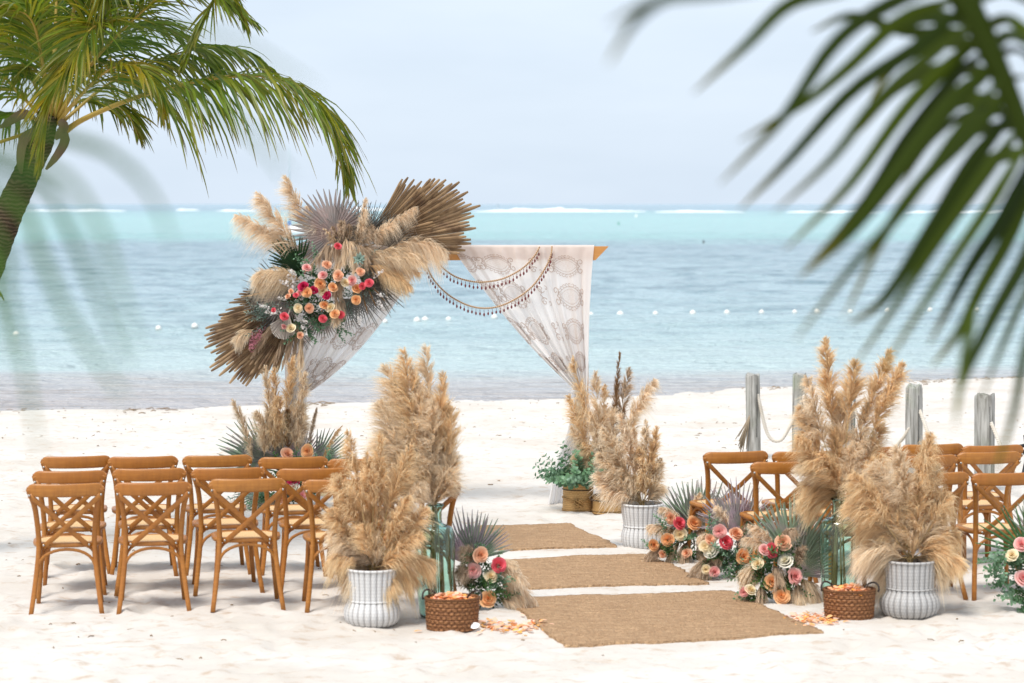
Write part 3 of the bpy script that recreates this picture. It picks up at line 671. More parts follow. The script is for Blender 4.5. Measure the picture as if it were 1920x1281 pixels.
def petal_basket(px, pyb, wpx, hm, label, plabel, spill):
    g_ = gr(px, pyb); Yc = g_.y + .12; p = at(px, pyb, Yc); Rm = wpx / FPX * Yc / 2
    root = thing('petal_basket', label, 'basket', (p.x, Yc, sh((p.x, Yc)) - .004), 0, 'brown woven petal baskets')
    n = 13; prof = [(.01, 0)]
    for i in range(n * 3 + 1):
        z = i / (n * 3); prof.append((Rm * (.93 + .07 * z) + .004 * math.sin(z * n * 2 * math.pi), z * hm))
    prof += [(Rm * .95, hm), (Rm * .90, hm * .3), (.01, hm * .3)]
    V, F, U = lathe(prof, 120, 1, 0, 0); a = np.arctan2(V[:, 1], V[:, 0]); q = np.floor(V[:, 2] / hm * n); r_ = 1 + .018 * np.cos(a * 22 + np.pi * q); V[:, 0] *= r_; V[:, 1] *= r_ * .8
    obj('weave', build('weave', V, F, 'rattan_dark', uv=U), root)
    V, F, U = lathe([(Rm * .985 + .009 * math.cos(b), hm + .009 * math.sin(b)) for b in np.linspace(0, 2 * math.pi, 9)], 70); V[:, 1] *= .8; obj('rim', build('rim', V, F, 'rattan_dark', uv=U), root)
    for s in (-1, 1):
        mb = MB(); c_ = Vector((Rm * .62 * s, -Rm * .55 * s * (-1), 0)); e = Vector((.6, .25 * s, 0)).normalized()
        P = [tuple(Vector((Rm * .80 * s, -.02 * s, hm - .01)) + Vector((.0, 1, 0)) * (.035 * math.cos(b)) + Vector((.35 * s, 0, 1)) * (.058 * math.sin(b)) + Vector((-.045 * s, 0, 0)) * math.cos(b)) for b in np.linspace(0, math.pi, 11)]
        sweep(mb, P, circ(.0065, 7), (0.1, .3, .2)); obj('handle', mb.mesh('handle', 'handle'), root)
    def petals(n, f, name, label, parentless=True):
        mb = MB(); 
        for i in range(n):
            x, y, z = f(); a = rr.uniform(0, 6.28); d = np.array((math.cos(a), math.sin(a), rr.uniform(-.1, .5))); nm = np.array((rr.uniform(-.5, .5), rr.uniform(-.5, .5), 1))
            leaf_geo(mb, np.array((x, y, z)), d, nm, rr.uniform(.03, .05), rr.uniform(.028, .042), rr.random(), True); mb.Cc[-1][:, 0] = rr.random() ** .8
        o = obj(name, mb.mesh(name, 'petal'), None, kind='stuff'); o['label'] = label; o['category'] = 'petals'
    def inb():
        a = rr.uniform(0, 6.28); q = math.sqrt(rr.random()); return (p.x + Rm * .82 * q * math.cos(a), Yc + Rm * .64 * q * math.sin(a), root.location.z + hm * (.86 + .22 * (1 - q * q)) + rr.uniform(-.01, .01))
    petals(260, inb, 'rose_petals', plabel[0])
    def onb():
        u = rr.uniform(-1, 1) * (1 if rr.random() < .75 else 1.5); v = rr.gauss(0, .55); g2 = gr(spill[0] + u * spill[2], spill[1] + v * spill[3]); return (g2.x, g2.y, sh(g2) + rr.uniform(.004, .012))
    petals(120, onb, 'rose_petals', plabel[1])
    return root
kL = petal_basket(848, 1184, 103, .20, 'oval dark wicker basket of petals in front of the left-hand bottle by the palm-side chairs', ('peach rose petals heaped in the basket at the palm-side chairs', 'orange and peach rose petals scattered on sand at the large rug\'s edge by the palm side'), (955, 1177, 52, 11))
kR = petal_basket(1592, 1164, 98, .195, 'oval dark wicker basket of petals beside the greyer wicker vase', ('pink rose petals heaped in the basket beside the greyer vase', 'orange rose petals scattered on sand between large rug and fence-side basket'), (1525, 1165, 40, 11))
for i, (x, y, lb) in enumerate(((782, 1186, 'single fallen orange petal lying between wicker vase and basket'), (1017, 1176, 'lone orange petal lying on the edge of the largest rug'), (1586, 1170, 'lone orange petal lying at the foot of the fence-side basket'))):
    mb = MB(); g_ = gr(x, y); leaf_geo(mb, np.array((-.02, 0, 0)), (1, .2, .15), (0, 0, 1), .055, .042, .5, True); o = obj('fallen_petal', mb.mesh('fallen_petal', 'petal'), None, (g_.x, g_.y, sh(g_) + (.03 if i == 1 else .008))); o['label'] = lb; o['category'] = 'petal'
mb = MB(); leaf_geo(mb, np.array((-.03, 0, 0)), (1, .1, .5), (0, -.6, 1), .06, .06, .9, True); mb.Cc[-1][:, 0] = 1
g_ = gr(892, 1183); o = obj('paper_tag', mb.mesh('paper_tag', 'blossom'), None, (g_.x, g_.y, sh(g_) + .012)); o['label'] = 'small white paper tag leaning at the petal basket'; o['category'] = 'tag'

def round_basket(px, pyb, wpx, hm, label, knot):
    g_ = gr(px, pyb); Yc = g_.y + .13; p = at(px, pyb, Yc); Rm = wpx / FPX * Yc / 2
    root = thing('rattan_basket', label, 'basket', (p.x, Yc, sh((p.x, Yc)) - .004), 0, 'tan rattan baskets at the arch foot')
    prof = [(.01, 0), (Rm * .97, 0), (Rm, .02)] + [(Rm * (1 - .05 * math.sin(2.6 * z)), z * hm) for z in np.linspace(.12, .94, 8)] + [(Rm * .99, hm), (Rm * .95, hm + .004), (Rm * .93, hm * .5), (.01, hm * .5)]
    V, F, U = lathe(prof, 120, 1, 44, .014); obj('body', build('body', V, F, 'rattan', uv=U), root)
    for z in (.03, hm):
        V, F, U = lathe([(Rm * .985 + .008 * math.cos(b), z + .008 * math.sin(b)) for b in np.linspace(0, 2 * math.pi, 9)], 60); obj('rim', build('rim', V, F, 'rattan', uv=U), root)
    V, F, U = lathe([(Rm * .975 + .004 * math.cos(b), hm * .78 + .004 * math.sin(b)) for b in np.linspace(0, 2 * math.pi, 7)], 60); obj('dark_band', build('dark_band', V, F, 'handle', uv=U), root)
    if knot:
        mb = MB(); P = [(Rm * 1.0 * math.sin(a), -Rm * 1.02 * math.cos(a), hm * (.52 - .12 * math.cos(a) ** 4)) for a in np.linspace(-1.5, 1.5, 21)]; sweep(mb, P, circ(.007, 6), (0, 0, 1)); obj('twine', mb.mesh('twine', 'rattan'), root)
        mb = MB()
        for k in range(5):
            a0 = k * 1.25; P = [(.028 * math.cos(a0) * math.sin(b) * 1.3 + .012 * math.cos(b + k), -Rm * 1.04 - .012 - .014 * math.sin(b * 2 + k), hm * .36 + .035 * math.sin(a0) * math.sin(b) + .02 * math.cos(b)) for b in np.linspace(0, 2 * math.pi, 14)]; sweep(mb, P, circ(.006, 6), (.1, 1, .2))
        obj('knot', mb.mesh('knot', 'rattan'), root)
    return root, Vector((p.x, Yc, hm))
kA = round_basket(1084, 959, 60, .27, 'tan rattan basket with knotted twine holding eucalyptus at the arch foot', True)
kB = round_basket(1138, 962, 57, .155, 'low tan rattan basket holding pampas at the arch foot', False)
# ------------------------------------------------------------------ pampas bunches
def bunch(name, label, mouth, foot_z, lst, mats, W, wind=(0, 0, 0), n=1000, droop=.55, spread=.6, dY=.10, stem_r=.0032, foot_r=.05, fw=.0042, arch_up=.16):
    root = thing(name, label, 'pampas grass', (mouth.x, mouth.y, foot_z), 0)
    mb = MB()
    for i, e in enumerate(lst):
        bx, by, tx, ty = e[:4]; mat = e[4] if len(e) > 4 else rr.choice(mats)
        y0 = mouth.y + rr.uniform(-dY, dY) * .6; y1 = y0 + rr.uniform(-dY, dY); P0 = at(bx, by, y0); P1 = at(tx, ty, y1); L = (P1 - P0).length
        thin_ = mat in ('pl_brown',)
        sag = (P1.z - P0.z) / L
        bend = (0, 0, arch_up * (1 - abs(sag)) * 1.6 + (.10 if sag < 0 else 0))
        plume(root, P0, P1, W * (.5 if thin_ else rr.uniform(.85, 1.15)), mat, int(n * rr.uniform(.85, 1.15)), bend=bend, wind=np.array(wind) * rr.uniform(.4, 1.4), droop=droop * rr.uniform(.7, 1.3), spread=.4 if thin_ else spread, fw=fw)
        a = rr.uniform(0, 6.28); F0 = Vector((mouth.x + foot_r * math.cos(a), mouth.y + foot_r * math.sin(a), foot_z)); Mo = Vector((mouth.x + .3 * foot_r * math.cos(a), mouth.y + .3 * foot_r * math.sin(a), mouth.z - .03))
        Pm = (Mo + P0) / 2 + Vector((0, 0, .02)); sweep(mb, spline([np.array(F0 - root.location), np.array(Mo - root.location), np.array(Pm - root.location), np.array(P0 - root.location)], 9), circ(stem_r, 5), (.2, 1, .13), col=(rr.random(), rr.random(), 0))
    obj('stems', mb.mesh('stems', 'stem'), root)
    return root
GB = ['pl_gold', 'pl_beige', 'pl_beige']
lst = [(775, 840, 722, 684), (785, 850, 756, 655), (795, 860, 776, 690), (805, 850, 799, 648), (815, 860, 832, 698), (824, 880, 847, 765), (760, 880, 712, 752), (772, 905, 712, 815), (785, 920, 718, 845), (800, 930, 755, 800), (812, 930, 788, 780), (826, 930, 836, 815), (832, 925, 849, 850), (805, 945, 735, 888), (812, 948, 770, 870), (818, 945, 846, 885), (813, 950, 800, 860), (790, 905, 740, 740), (808, 900, 812, 745)]
bunch('pampas_bunch', 'tall beige pampas plumes swept sideways in the bottle by palm-side chairs', bL[1], bL[0].location.z + .03, lst, GB, .155, (-.32, 0, .12), 1150, .40, .75)
lst = [(680, 960, 652, 806), (700, 950, 688, 850), (710, 960, 714, 810), (725, 960, 771, 836), (740, 980, 792, 905), (672, 990, 630, 890), (662, 1020, 617, 955), (720, 1000, 737, 870), (690, 1020, 655, 905), (742, 1020, 800, 955), (700, 1040, 700, 920), (725, 1030, 765, 930)]
lst += [(690, 1060, 620, 1000), (682, 1062, 622, 1050), (690, 1068, 655, 1085), (715, 1062, 790, 1003), (720, 1062, 812, 1060), (715, 1068, 775, 1090), (705, 1068, 738, 1100), (700, 1060, 680, 985), (710, 1060, 748, 990), (695, 1066, 668, 1100, 'pl_taupe'), (698, 1060, 640, 1025, 'pl_taupe'), (706, 1064, 700, 1000)]
bunch('pampas_bunch', 'golden pampas plumes spilling over the white vase beside palm-side chairs', vL[1], vL[0].location.z + .05, lst, ['pl_gold', 'pl_gold', 'pl_beige'], .125, (-.05, 0, 0), 1000, .6, .6)
lst = [(1720, 930, 1746, 812), (1700, 950, 1683, 835), (1680, 960, 1640, 868), (1660, 980, 1600, 888), (1665, 1000, 1590, 940), (1735, 960, 1757, 870), (1745, 990, 1775, 925), (1700, 1000, 1668, 900), (1720, 1010, 1722, 890), (1690, 1000, 1630, 910)]
lst += [(1700, 1040, 1612, 990), (1692, 1046, 1610, 1042), (1700, 1046, 1655, 1068), (1712, 1046, 1700, 985), (1720, 1040, 1795, 1000), (1722, 1044, 1806, 1065), (1716, 1046, 1775, 1070), (1700, 1036, 1640, 962), (1712, 1030, 1702, 955), (1720, 1030, 1760, 965), (1704, 1044, 1690, 1060)]
bunch('pampas_bunch', 'full round pampas plumes overflowing the greyer wicker vase', vR[1], vR[0].location.z + .05, lst, GB, .145, (-.15, 0, 0), 1100, .55, .7)
lst = [(1560, 790, 1548, 633), (1590, 790, 1604, 675), (1620, 800, 1669, 655), (1638, 805, 1694, 680), (1545, 830, 1513, 705), (1540, 860, 1498, 762), (1550, 890, 1496, 820), (1560, 910, 1503, 870), (1580, 850, 1575, 740), (1600, 860, 1628, 755), (1615, 880, 1655, 795), (1600, 910, 1658, 860), (1575, 900, 1560, 800), (1590, 920, 1602, 830), (1572, 925, 1512, 915), (1580, 925, 1540, 850), (1588, 930, 1640, 905), (1574, 930, 1510, 955), (1584, 925, 1575, 860)]
bunch('pampas_bunch', 'tall golden pampas plumes in the bottle by fence-side chairs', bR[1], bR[0].location.z + .03, lst, ['pl_gold', 'pl_gold', 'pl_beige'], .135, (-.05, 0, 0), 1150, .45, .7)
lst = [(1180, 900, 1130, 802), (1190, 890, 1164, 772), (1205, 890, 1212, 788), (1215, 890, 1232, 800), (1175, 920, 1122, 850), (1172, 935, 1118, 888), (1195, 930, 1150, 855), (1210, 930, 1200, 838), (1220, 930, 1239, 860), (1192, 940, 1135, 920), (1215, 940, 1236, 912), (1200, 940, 1175, 890), (1200, 930, 1188, 800), (1210, 935, 1222, 850), (1190, 938, 1150, 890)]
bunch('pampas_bunch', 'pale ragged pampas plumes in the narrow-waisted vase near the far rug', vM[1], vM[0].location.z + .05, lst, ['pl_beige', 'pl_pale', 'pl_gold'], .115, (-.08, 0, 0), 900, .5, .6, fw=.0055)
lst = [(1115, 830, 1072, 668, 'pl_gold'), (1110, 860, 1066, 742), (1125, 840, 1116, 695), (1130, 840, 1134, 722), (1150, 800, 1162, 658, 'pl_brown'), (1155, 820, 1180, 690, 'pl_taupe'), (1180, 790, 1227, 714, 'pl_pale'), (1122, 880, 1070, 800), (1130, 900, 1080, 852), (1140, 880, 1108, 780), (1150, 870, 1150, 765), (1165, 860, 1192, 770), (1140, 910, 1095, 830), (1160, 880, 1170, 760, 'pl_brown'), (1145, 900, 1130, 830)]
bunch('pampas_bunch', 'golden pampas and brown seed heads in the low rattan basket', kB[1], kB[0].location.z + .09, lst, ['pl_gold', 'pl_gold', 'pl_beige'], .158, (0, 0, 0), 950, .5, .6)
# eucalyptus in the knotted basket
root = thing('eucalyptus_plant', 'round-leaved green eucalyptus filling the knotted rattan basket', 'plant', (kA[1].x, kA[1].y, kA[0].location.z + .14))
for i in range(64):
    a = rr.uniform(0, 6.28); q = rr.random() ** .5; d = Vector((math.cos(a) * q * 1.1, math.sin(a) * q * 1.1, 1.05 - .75 * q + rr.uniform(-.1, .1)))
    place('eucalyptus_sprig', rr.choice(EUC), root, kA[1] + Vector((d.x * .07, d.y * .07, -.05)), d, (math.cos(a + 1), math.sin(a + 1), .1), rr.uniform(.85, 1.2) if q > .4 else 1.2, rr.uniform(0, 6))

# ------------------------------------------------------------------ arch
YA = 21.8; zt = at(960, 462, YA).z; zb = at(960, 488, YA).z
xl = at(548, 700, YA).x; xr = at(1094, 700, YA).x; xe = at(1141, 470, YA).x
arch = thing('wedding_arch', 'square wooden wedding arch on the sand dressed with drapes', 'arch', ((xl + xr) / 2, YA, sh(((xl + xr) / 2, YA)) - .01))
ax, az = arch.location.x, arch.location.z
mb = MB(); x0 = at(510, 470, YA).x; cut = .12
Vb = []
for yy in (-.05, .05): Vb += [(x0 - ax, yy, zt - az), (xe - ax, yy, zt - az), (xe - cut - ax, yy, zb - az), (x0 + cut - ax, yy, zb - az)]
mb.add(Vb, [(0, 3, 2, 1), (4, 5, 6, 7), (0, 1, 5, 4), (1, 2, 6, 5), (2, 3, 7, 6), (3, 0, 4, 7)])
obj('beam', mb.mesh('beam', 'beam', False), arch)
for x in (xl, xr):
    mb = MB(); sweep(mb, [(x - ax, .05, -.1), (x - ax, .05, zb - az - .002)], rrect(.09, .09, .006), (0, 1, 0)); obj('post', mb.mesh('post', 'beam', False), arch)

class Drape:
    def __init__(s, top, Le, Re, low, flip, nf, seed):
        s.top = top; s.L = spline(np.array([(*p, 0) for p in Le], float), 60)[:, :2]; s.R = spline(np.array([(*p, 0) for p in Re], float), 60)[:, :2]; s.nf = nf; s.seed = seed
        # resample both edges evenly in v
        s.vv = np.linspace(0, 1, 60); s.flip = flip
    def pt(s, u, v, off=0.0):
        u = np.asarray(u, float); v = np.asarray(v, float)
        l = np.stack([np.interp(v, s.vv, s.L[:, k]) for k in (0, 1)], -1); r = np.stack([np.interp(v, s.vv, s.R[:, k]) for k in (0, 1)], -1)
        g = u + .035 * np.sin(u * 23 + s.seed) * v * (1 - v) * 2
        px = l[..., 0] + (r[..., 0] - l[..., 0]) * g; py = l[..., 1] + (r[..., 1] - l[..., 1]) * g
        wid = np.abs(r[..., 0] - l[..., 0]); gath = np.clip(1 - wid / 260, 0, 1)
        amp = .006 + .030 * np.sin(np.clip(gath, 0, 1) * np.pi * .62)
        ph = u * s.nf * 2 * np.pi + 1.6 * np.sin(u * 9 + s.seed) + .8 * v
        dep = -.062 + amp * (np.sin(ph) + .35 * np.sin(ph * 2.3 + 1)) - .02 * gath
        dep = np.where(v < .05, -.058 + (dep + .058) * v / .05, dep) - off
        out = np.empty(px.shape + (3,))
        d0 = (px - 960) / FPX; d1 = -(py - 640.5) / FPX; Yw = YA + dep
        yc = math.cos(PITCH) + d1 * math.sin(PITCH); zc = -math.sin(PITCH) + d1 * math.cos(PITCH)
        out[..., 0] = d0 * Yw / yc; out[..., 1] = Yw; out[..., 2] = CAMH + zc * Yw / yc
        return out
def make_drape(dr, label, low, motifs):
    o0 = np.array(dr.pt(np.array(.5), np.array(.02))); root = thing('drape', label, 'drape', o0, 0)
    nu, nv = 150, 110; U, Vv = np.meshgrid(np.linspace(0, 1, nu), np.linspace(0, 1, nv)); P = dr.pt(U, Vv) - o0
    idx = np.arange(nu * nv).reshape(nv, nu); F = np.stack([idx[:-1, :-1], idx[1:, :-1], idx[1:, 1:], idx[:-1, 1:]], -1).reshape(-1, 4)
    # flap over the beam
    top = P[0]; V = P.reshape(-1, 3); b1 = top + (0, .004, .010); b2 = top + (0, .118, .010); b3 = top + (0, .122, -.10)
    base = len(V); V = np.vstack([V, b1, b2, b3]); rows = [idx[0]] + [base + k * nu + np.arange(nu) for k in range(3)]
    F2 = [np.stack([rows[k][:-1], rows[k][1:], rows[k + 1][1:], rows[k + 1][:-1]], -1) for k in range(3)]
    obj('cloth', build('cloth', V, np.vstack([F] + F2), 'drape'), root)
    # lower, loose length below the tie
    lowL, lowR = low; d2 = Drape(None, lowL, lowR, None, 0, dr.nf, dr.seed + 1)
    U, Vv = np.meshgrid(np.linspace(0, 1, 90), np.linspace(0.051, 1, 60)); P = d2.pt(U, Vv) - o0; P[..., 1] += .10 * np.sin(np.clip(U, 0, 1) * 3.1) * Vv
    idx = np.arange(90 * 60).reshape(60, 90); F = np.stack([idx[:-1, :-1], idx[1:, :-1], idx[1:, 1:], idx[:-1, 1:]], -1).reshape(-1, 4)
    obj('tail', build('tail', P.reshape(-1, 3), F, 'drape'), root)
    def ribbon(mb, uv, wd, off=.004):
        uv = np.asarray(uv, float); ok = (uv[:, 0] > .004) & (uv[:, 0] < .996) & (uv[:, 1] > .03) & (uv[:, 1] < .97)
        P = dr.pt(uv[:, 0], uv[:, 1], off) - o0; T = np.gradient(P, axis=0); Nn = np.cross(T, (0, 1, 0)); Nn /= np.maximum(np.linalg.norm(Nn, axis=1, keepdims=True), 1e-9)
        V = np.stack([P - Nn * wd / 2, P + Nn * wd / 2], 1).reshape(-1, 3)
        mb.add(V, [(2 * i, 2 * i + 1, 2 * i + 3, 2 * i + 2) for i in range(len(P) - 1) if ok[i] and ok[i + 1]])
    # cloth space: su, sv turn metres into (u, v)
    su, sv = 1 / 1.30, 1 / 1.42
    def hook(cx, cy, r, a0, turn, sgn):
        return [(cx + sgn * r * (1 - q * .8) * math.cos(a0 + turn * q), cy + r * (1 - q * .8) * math.sin(a0 + turn * q)) for q in np.linspace(0, 1, 16)]
    for (cu, cv, w_, h_, kind) in motifs:
        mb = MB(); mf = MB()
        def M_(pts): return [(cu + x * su, cv + y * sv) for x, y in pts]
        if kind == 'eye':
            xs_ = np.linspace(-1, 1, 40); prof = lambda x: h_ / 2 * (np.cos(x * math.pi / 2) ** 1.15)
            for s in (-1, 1):
                ribbon(mb, M_([(x * w_ / 2, s * prof(x)) for x in xs_]), .006)
                ribbon(mb, M_([(x * w_ / 2 * .93, s * (prof(x) - .022)) for x in xs_ if abs(x) < .86]), .004)
                for x in np.linspace(-.72, .72, 9): ribbon(mb, M_(hook(x * w_ / 2, s * (prof(x) + .020), .017, -s * math.pi / 2 if True else 0, 4.6 * s, 1 if x > 0 else -1)), .0055)
                for s2 in (-1, 1):
                    ribbon(mb, M_(hook(s2 * (w_ / 2 + .008), s * .040, .040, -s * 1.4, s * 7.4, -s2)), .008); ribbon(mb, M_(hook(s2 * (w_ / 2 - .035), s * .022, .02, s * 1.2, -s * 5, s2)), .006)
            for k in range(12):
                a = k * math.pi / 6; e = .36; ribbon(mf, M_([(q * w_ * e * math.cos(a), q * h_ * e * math.sin(a)) for q in np.linspace(.12, 1, 8)]), .0035)
                ribbon(mf, M_(hook(w_ * .24 * math.cos(a), h_ * .25 * math.sin(a), .017, a, 5, 1)), .0035)
            for q in (.08, .16, .30): ribbon(mf, M_([(w_ * q * math.cos(b), h_ * q * math.sin(b)) for b in np.linspace(0, 6.3, 24)]), .0035)
        else:
            for s in (-1, 1):
                ribbon(mb, M_(hook(.0, s * .052, .036, -s * 2.6, s * 6.6, -1)), .008); ribbon(mb, M_(hook(.055, s * .058, .022, s * 2, -s * 5, 1)), .006); ribbon(mb, M_([(-.02 + .02 * math.sin(q * 3), s * q * .055) for q in np.linspace(0, 1, 8)]), .007)
        e_ = obj('embroidered_motif', mb.mesh('embroidered_motif', 'embroidery'), root)
        if mf.V: obj('inner_stitching', mf.mesh('inner_stitching', 'embroidery_faint'), e_)
    return root
mot = []
for k, cv in enumerate((.145, .34, .54, .745)):
    mot += [(.79 + .01 * (k % 2), cv, .27, .165, 'eye'), (.27 + .01 * k, cv, .29, .165, 'eye'), (.535, cv, 0, 0, 'scroll'), (.03, cv, .22, .15, 'eye')]
dR = Drape(None, [(848, 462), (868, 497), (905, 545), (955, 607), (1005, 662), (1048, 704), (1078, 732)], [(1114, 462), (1111, 530), (1107, 610), (1104, 680), (1101, 732)], None, 0, 9, 1.0)
make_drape(dR, 'white embroidered drape tied back at the arch post above the rattan baskets', ([(1078, 720), (1066, 800), (1042, 870), (1026, 948)], [(1101, 720), (1104, 800), (1106, 880), (1108, 950)]), mot)
mot = []
for k, cv in enumerate((.145, .34, .54, .745, .88)): mot += [(.22, cv, .27, .165, 'eye'), (.73 - .01 * k, cv, .29, .165, 'eye'), (.47, cv, 0, 0, 'scroll'), (.95, cv, .22, .15, 'eye')]
dL = Drape(None, [(540, 462), (538, 530), (535, 610), (533, 680), (536, 735)], [(800, 462), (785, 500), (752, 552), (705, 618), (655, 675), (608, 716), (576, 738)], None, 0, 9, 2.3)
make_drape(dL, 'white embroidered drape tied back beneath the big flower and palm-leaf spray', ([(536, 722), (534, 800), (530, 880), (520, 950)], [(576, 724), (574, 800), (580, 880), (592, 950)]), mot)

# bead garlands
def garland(pts, label, gap=7.6):
    P = spline([np.array(at(x, y, YA - d)) for x, y, d in pts], 120); root = thing('bead_garland', label, 'garland', P[0], 0, 'bead garlands on the arch'); Q_ = P - P[0]
    mb = MB(); sweep(mb, Q_, circ(.008, 7), (0, 1, 0)); 
    obj('braid', mb.mesh('braid', 'cord'), root)
    mb = MB(); V, F, U = lathe([(.0005, 0), (.0012, -.012), (.004, -.018), (.0016, -.022), (.0015, -.030), (.0075, -.042), (.009, -.050), (.006, -.060), (.001, -.066)], 8); mb.add(V, F)
    drop = mb.mesh('bead_drop', 'bead'); mb = MB(); V, F, U = lathe([(.001, -.005), (.0045, -.003), (.0045, .003), (.001, .005)], 7); mb.add(V, F); kn = mb.mesh('bead', 'bead')
    L = np.r_[0, np.cumsum(np.linalg.norm(np.diff(Q_, axis=0), axis=1))]; n = int(L[-1] / (gap * YA / FPX))
    for i in range(n):
        q = [np.interp((i + .5) / n * L[-1], L, Q_[:, k]) for k in range(3)]; d_ = obj('bead_drop', drop, root, (q[0], q[1] - .004, q[2] - .004)); d_.scale = (1, 1, rr.uniform(.85, 1.1))
    m = n * 2
    for i in range(m):
        q = [np.interp((i + .5) / m * L[-1], L, Q_[:, k]) for k in range(3)]; obj('bead', kn, root, (q[0], q[1] - .007, q[2] + .002))
garland([(814, 476, .06), (828, 500, .09), (852, 518, .11), (880, 527, .12), (908, 529, .13), (945, 522, .135), (980, 503, .13), (1002, 480, .12), (1012, 463, .09)], 'shorter beaded garland looped from flower spray to drape top')
garland([(796, 492, .06), (815, 527, .09), (845, 556, .11), (885, 575, .12), (925, 577, .13), (965, 562, .14), (1000, 535, .14), (1024, 500, .13), (1033, 478, .12), (1035, 462, .09)], 'longer lower beaded garland looped from flower spray to drape top')
# ------------------------------------------------------------------ flower spray on the arch
FB = [fan_mesh('fan_leaf', 60 + i, 27, 1.0, 58, .88, .007, 'fan_brown', .5, .16, .10, .1) for i in range(2)]
FBX = fan_mesh('fan_leaf', 66, 20, .86, 52, .86, .008, 'fan_brown', .45, .22, .16, .1)
FM = fan_mesh('fan_leaf', 62, 30, .44, 215, .58, .010, 'fan_mauve', .18, .08, .10, .1)
FG = [fan_mesh('fan_leaf', 70 + i, 30, .5, 120, .42, .012, 'fan_grey', .3, .25, .14, .1) for i in range(3)]
FGN = fan_mesh('fan_leaf', 75, 16, .40, 120, .5, .010, 'fan_green', .3, .10, .12, .1)
FS = [fan_mesh('fan_leaf', 80 + i, 20, .42, 112, .5, .010, 'fan_sage', .2, .12, .12, .1) for i in range(2)]
FF = fan_mesh('fan_leaf', 78, 12, .46, 100, .35, .010, 'fan_fresh', .2, .15, .2, .1)
FL = fan_mesh('fan_leaf', 84, 22, .42, 112, .5, .010, 'fan_lilac', .15, .15, .12, .1)
FW = fan_mesh('fan_leaf', 86, 22, .24, 78, 1.0, .008, 'fan_white', .1, .02, .05, .05)
root = thing('flower_spray', 'large spray of roses, pampas and dried palm leaves on the arch corner', 'flower arrangement', at(610, 540, YA - .1))
Yf = YA - .12
def fan(me, px, py, ang, s=1., d=0., lean=.12, roll=0, label=None):
    o = place('fan_leaf', me, root, at(px, py, Yf - d), img_dir(ang, lean), (0, -1, 0), s); 
    if label: o['label'] = label
    return o
fan(FB[0], 700, 458, 70, 1.04, .02, .10, label='large brown dried palm leaf over the beam'); fan(FBX, 690, 450, 55, .95, .0, .05)
fan(FB[1], 560, 570, 234, 1.0, .02, .10, label='large brown dried palm leaf hanging off the corner'); fan(FBX, 555, 585, 222, .85, .05, .1); fan(FBX, 560, 555, 250, .80, -.02, .1)
fan(FM, 627, 438, -38, 1.0, .08, .16, label='mauve-grey open fan palm leaf')
fan(FG[0], 665, 455, 5, .85, .03); fan(FG[1], 720, 460, 55, .7, .06); fan(FG[2], 690, 440, 20, .7, .02)
fan(FG[0], 545, 555, 278, .95, .08); fan(FG[1], 545, 570, 262, .85, .1); fan(FG[2], 500, 560, 285, .5, .1); fan(FM, 535, 560, 255, .62, .12)
fan(FG[1], 690, 520, 112, .95, .04); fan(FG[2], 665, 540, 136, .85, .05); fan(FG[0], 670, 510, 98, .8, .02); fan(FG[1], 640, 560, 150, .7, .03)
fan(FG[2], 525, 600, 190, .80, .04); fan(FG[0], 545, 600, 172, .7, .04); fan(FM, 605, 590, 178, .52, .06)
fan(FGN, 560, 503, -32, .85, .10, label='dark green fan palm leaf'); fan(FGN, 568, 512, -75, .75, .06); fan(FW, 541, 588, 200, 1.0, .2, label='white bleached palm spear')
def pl(bx, by, tx, ty, mat='pl_beige', W=.11, n=800, d=.12, bend=(0, 0, .1), wind=(0, 0, 0), droop=.6, spread=.6):
    plume(root, at(bx, by, Yf - d), at(tx, ty, Yf - d - .06), W, mat, n, bend=bend, wind=wind, droop=droop, spread=spread, fw=.0038)
pl(550, 478, 442, 404, 'pl_pale', .17, 1300, .1, (0, 0, .12), (-.1, 0, 0), .75); pl(558, 470, 481, 362, 'pl_pale', .17, 1300, .12, (0, 0, .03), (-.25, 0, 0), .5); pl(585, 448, 534, 330, 'pl_pale', .15, 1200, .05, (0, 0, 0), (-.25, 0, 0), .4)
pl(608, 450, 575, 385, 'pl_pale', .12, 800, .02, (0, 0, 0), (-.2, 0, 0)); pl(562, 525, 478, 520, 'pl_beige', .17, 1200, .16, (0, 0, .26), (-.1, 0, 0), .9); pl(556, 535, 488, 540, 'pl_beige', .12, 700, .14, (0, 0, .2))
pl(672, 462, 686, 370, 'pl_pale', .10, 900, .14, (0, 0, 0), (.1, 0, 0), .8); pl(690, 452, 782, 388, 'pl_pale', .12, 1000, .16, (0, 0, .06), (0, 0, 0), 1.0); pl(738, 462, 834, 470, 'pl_pale', .17, 1200, .14, (0, 0, .22), (0, 0, 0), 1.1)
pl(680, 475, 795, 482, 'pl_beige', .14, 1000, .16, (0, 0, .12)); pl(690, 490, 800, 490, 'pl_beige', .13, 900, .18, (0, 0, .10), (.1, 0, 0)); pl(690, 498, 770, 540, 'pl_gold', .13, 900, .18, (0, 0, .12)); pl(700, 505, 790, 512, 'pl_gold', .10, 700, .14)
for e in ((625, 452, 578, 505), (635, 452, 605, 500), (645, 455, 625, 515), (655, 452, 662, 515), (648, 445, 640, 500), (668, 458, 690, 505)): pl(*e, random.Random(e[0]).choice(['pl_beige', 'pl_taupe']), .062, 420, .22, (.15, 0, .22), (0, 0, 0), .9, .8)
for e in ((660, 470, 700, 470), (665, 460, 715, 440), (650, 450, 640, 415), (668, 455, 700, 425)): pl(*e, 'pl_taupe', .09, 600, .14)
fan(FG[0], 640, 462, -8, .55, -.02); fan(FG[2], 655, 462, 12, .6, -.03)
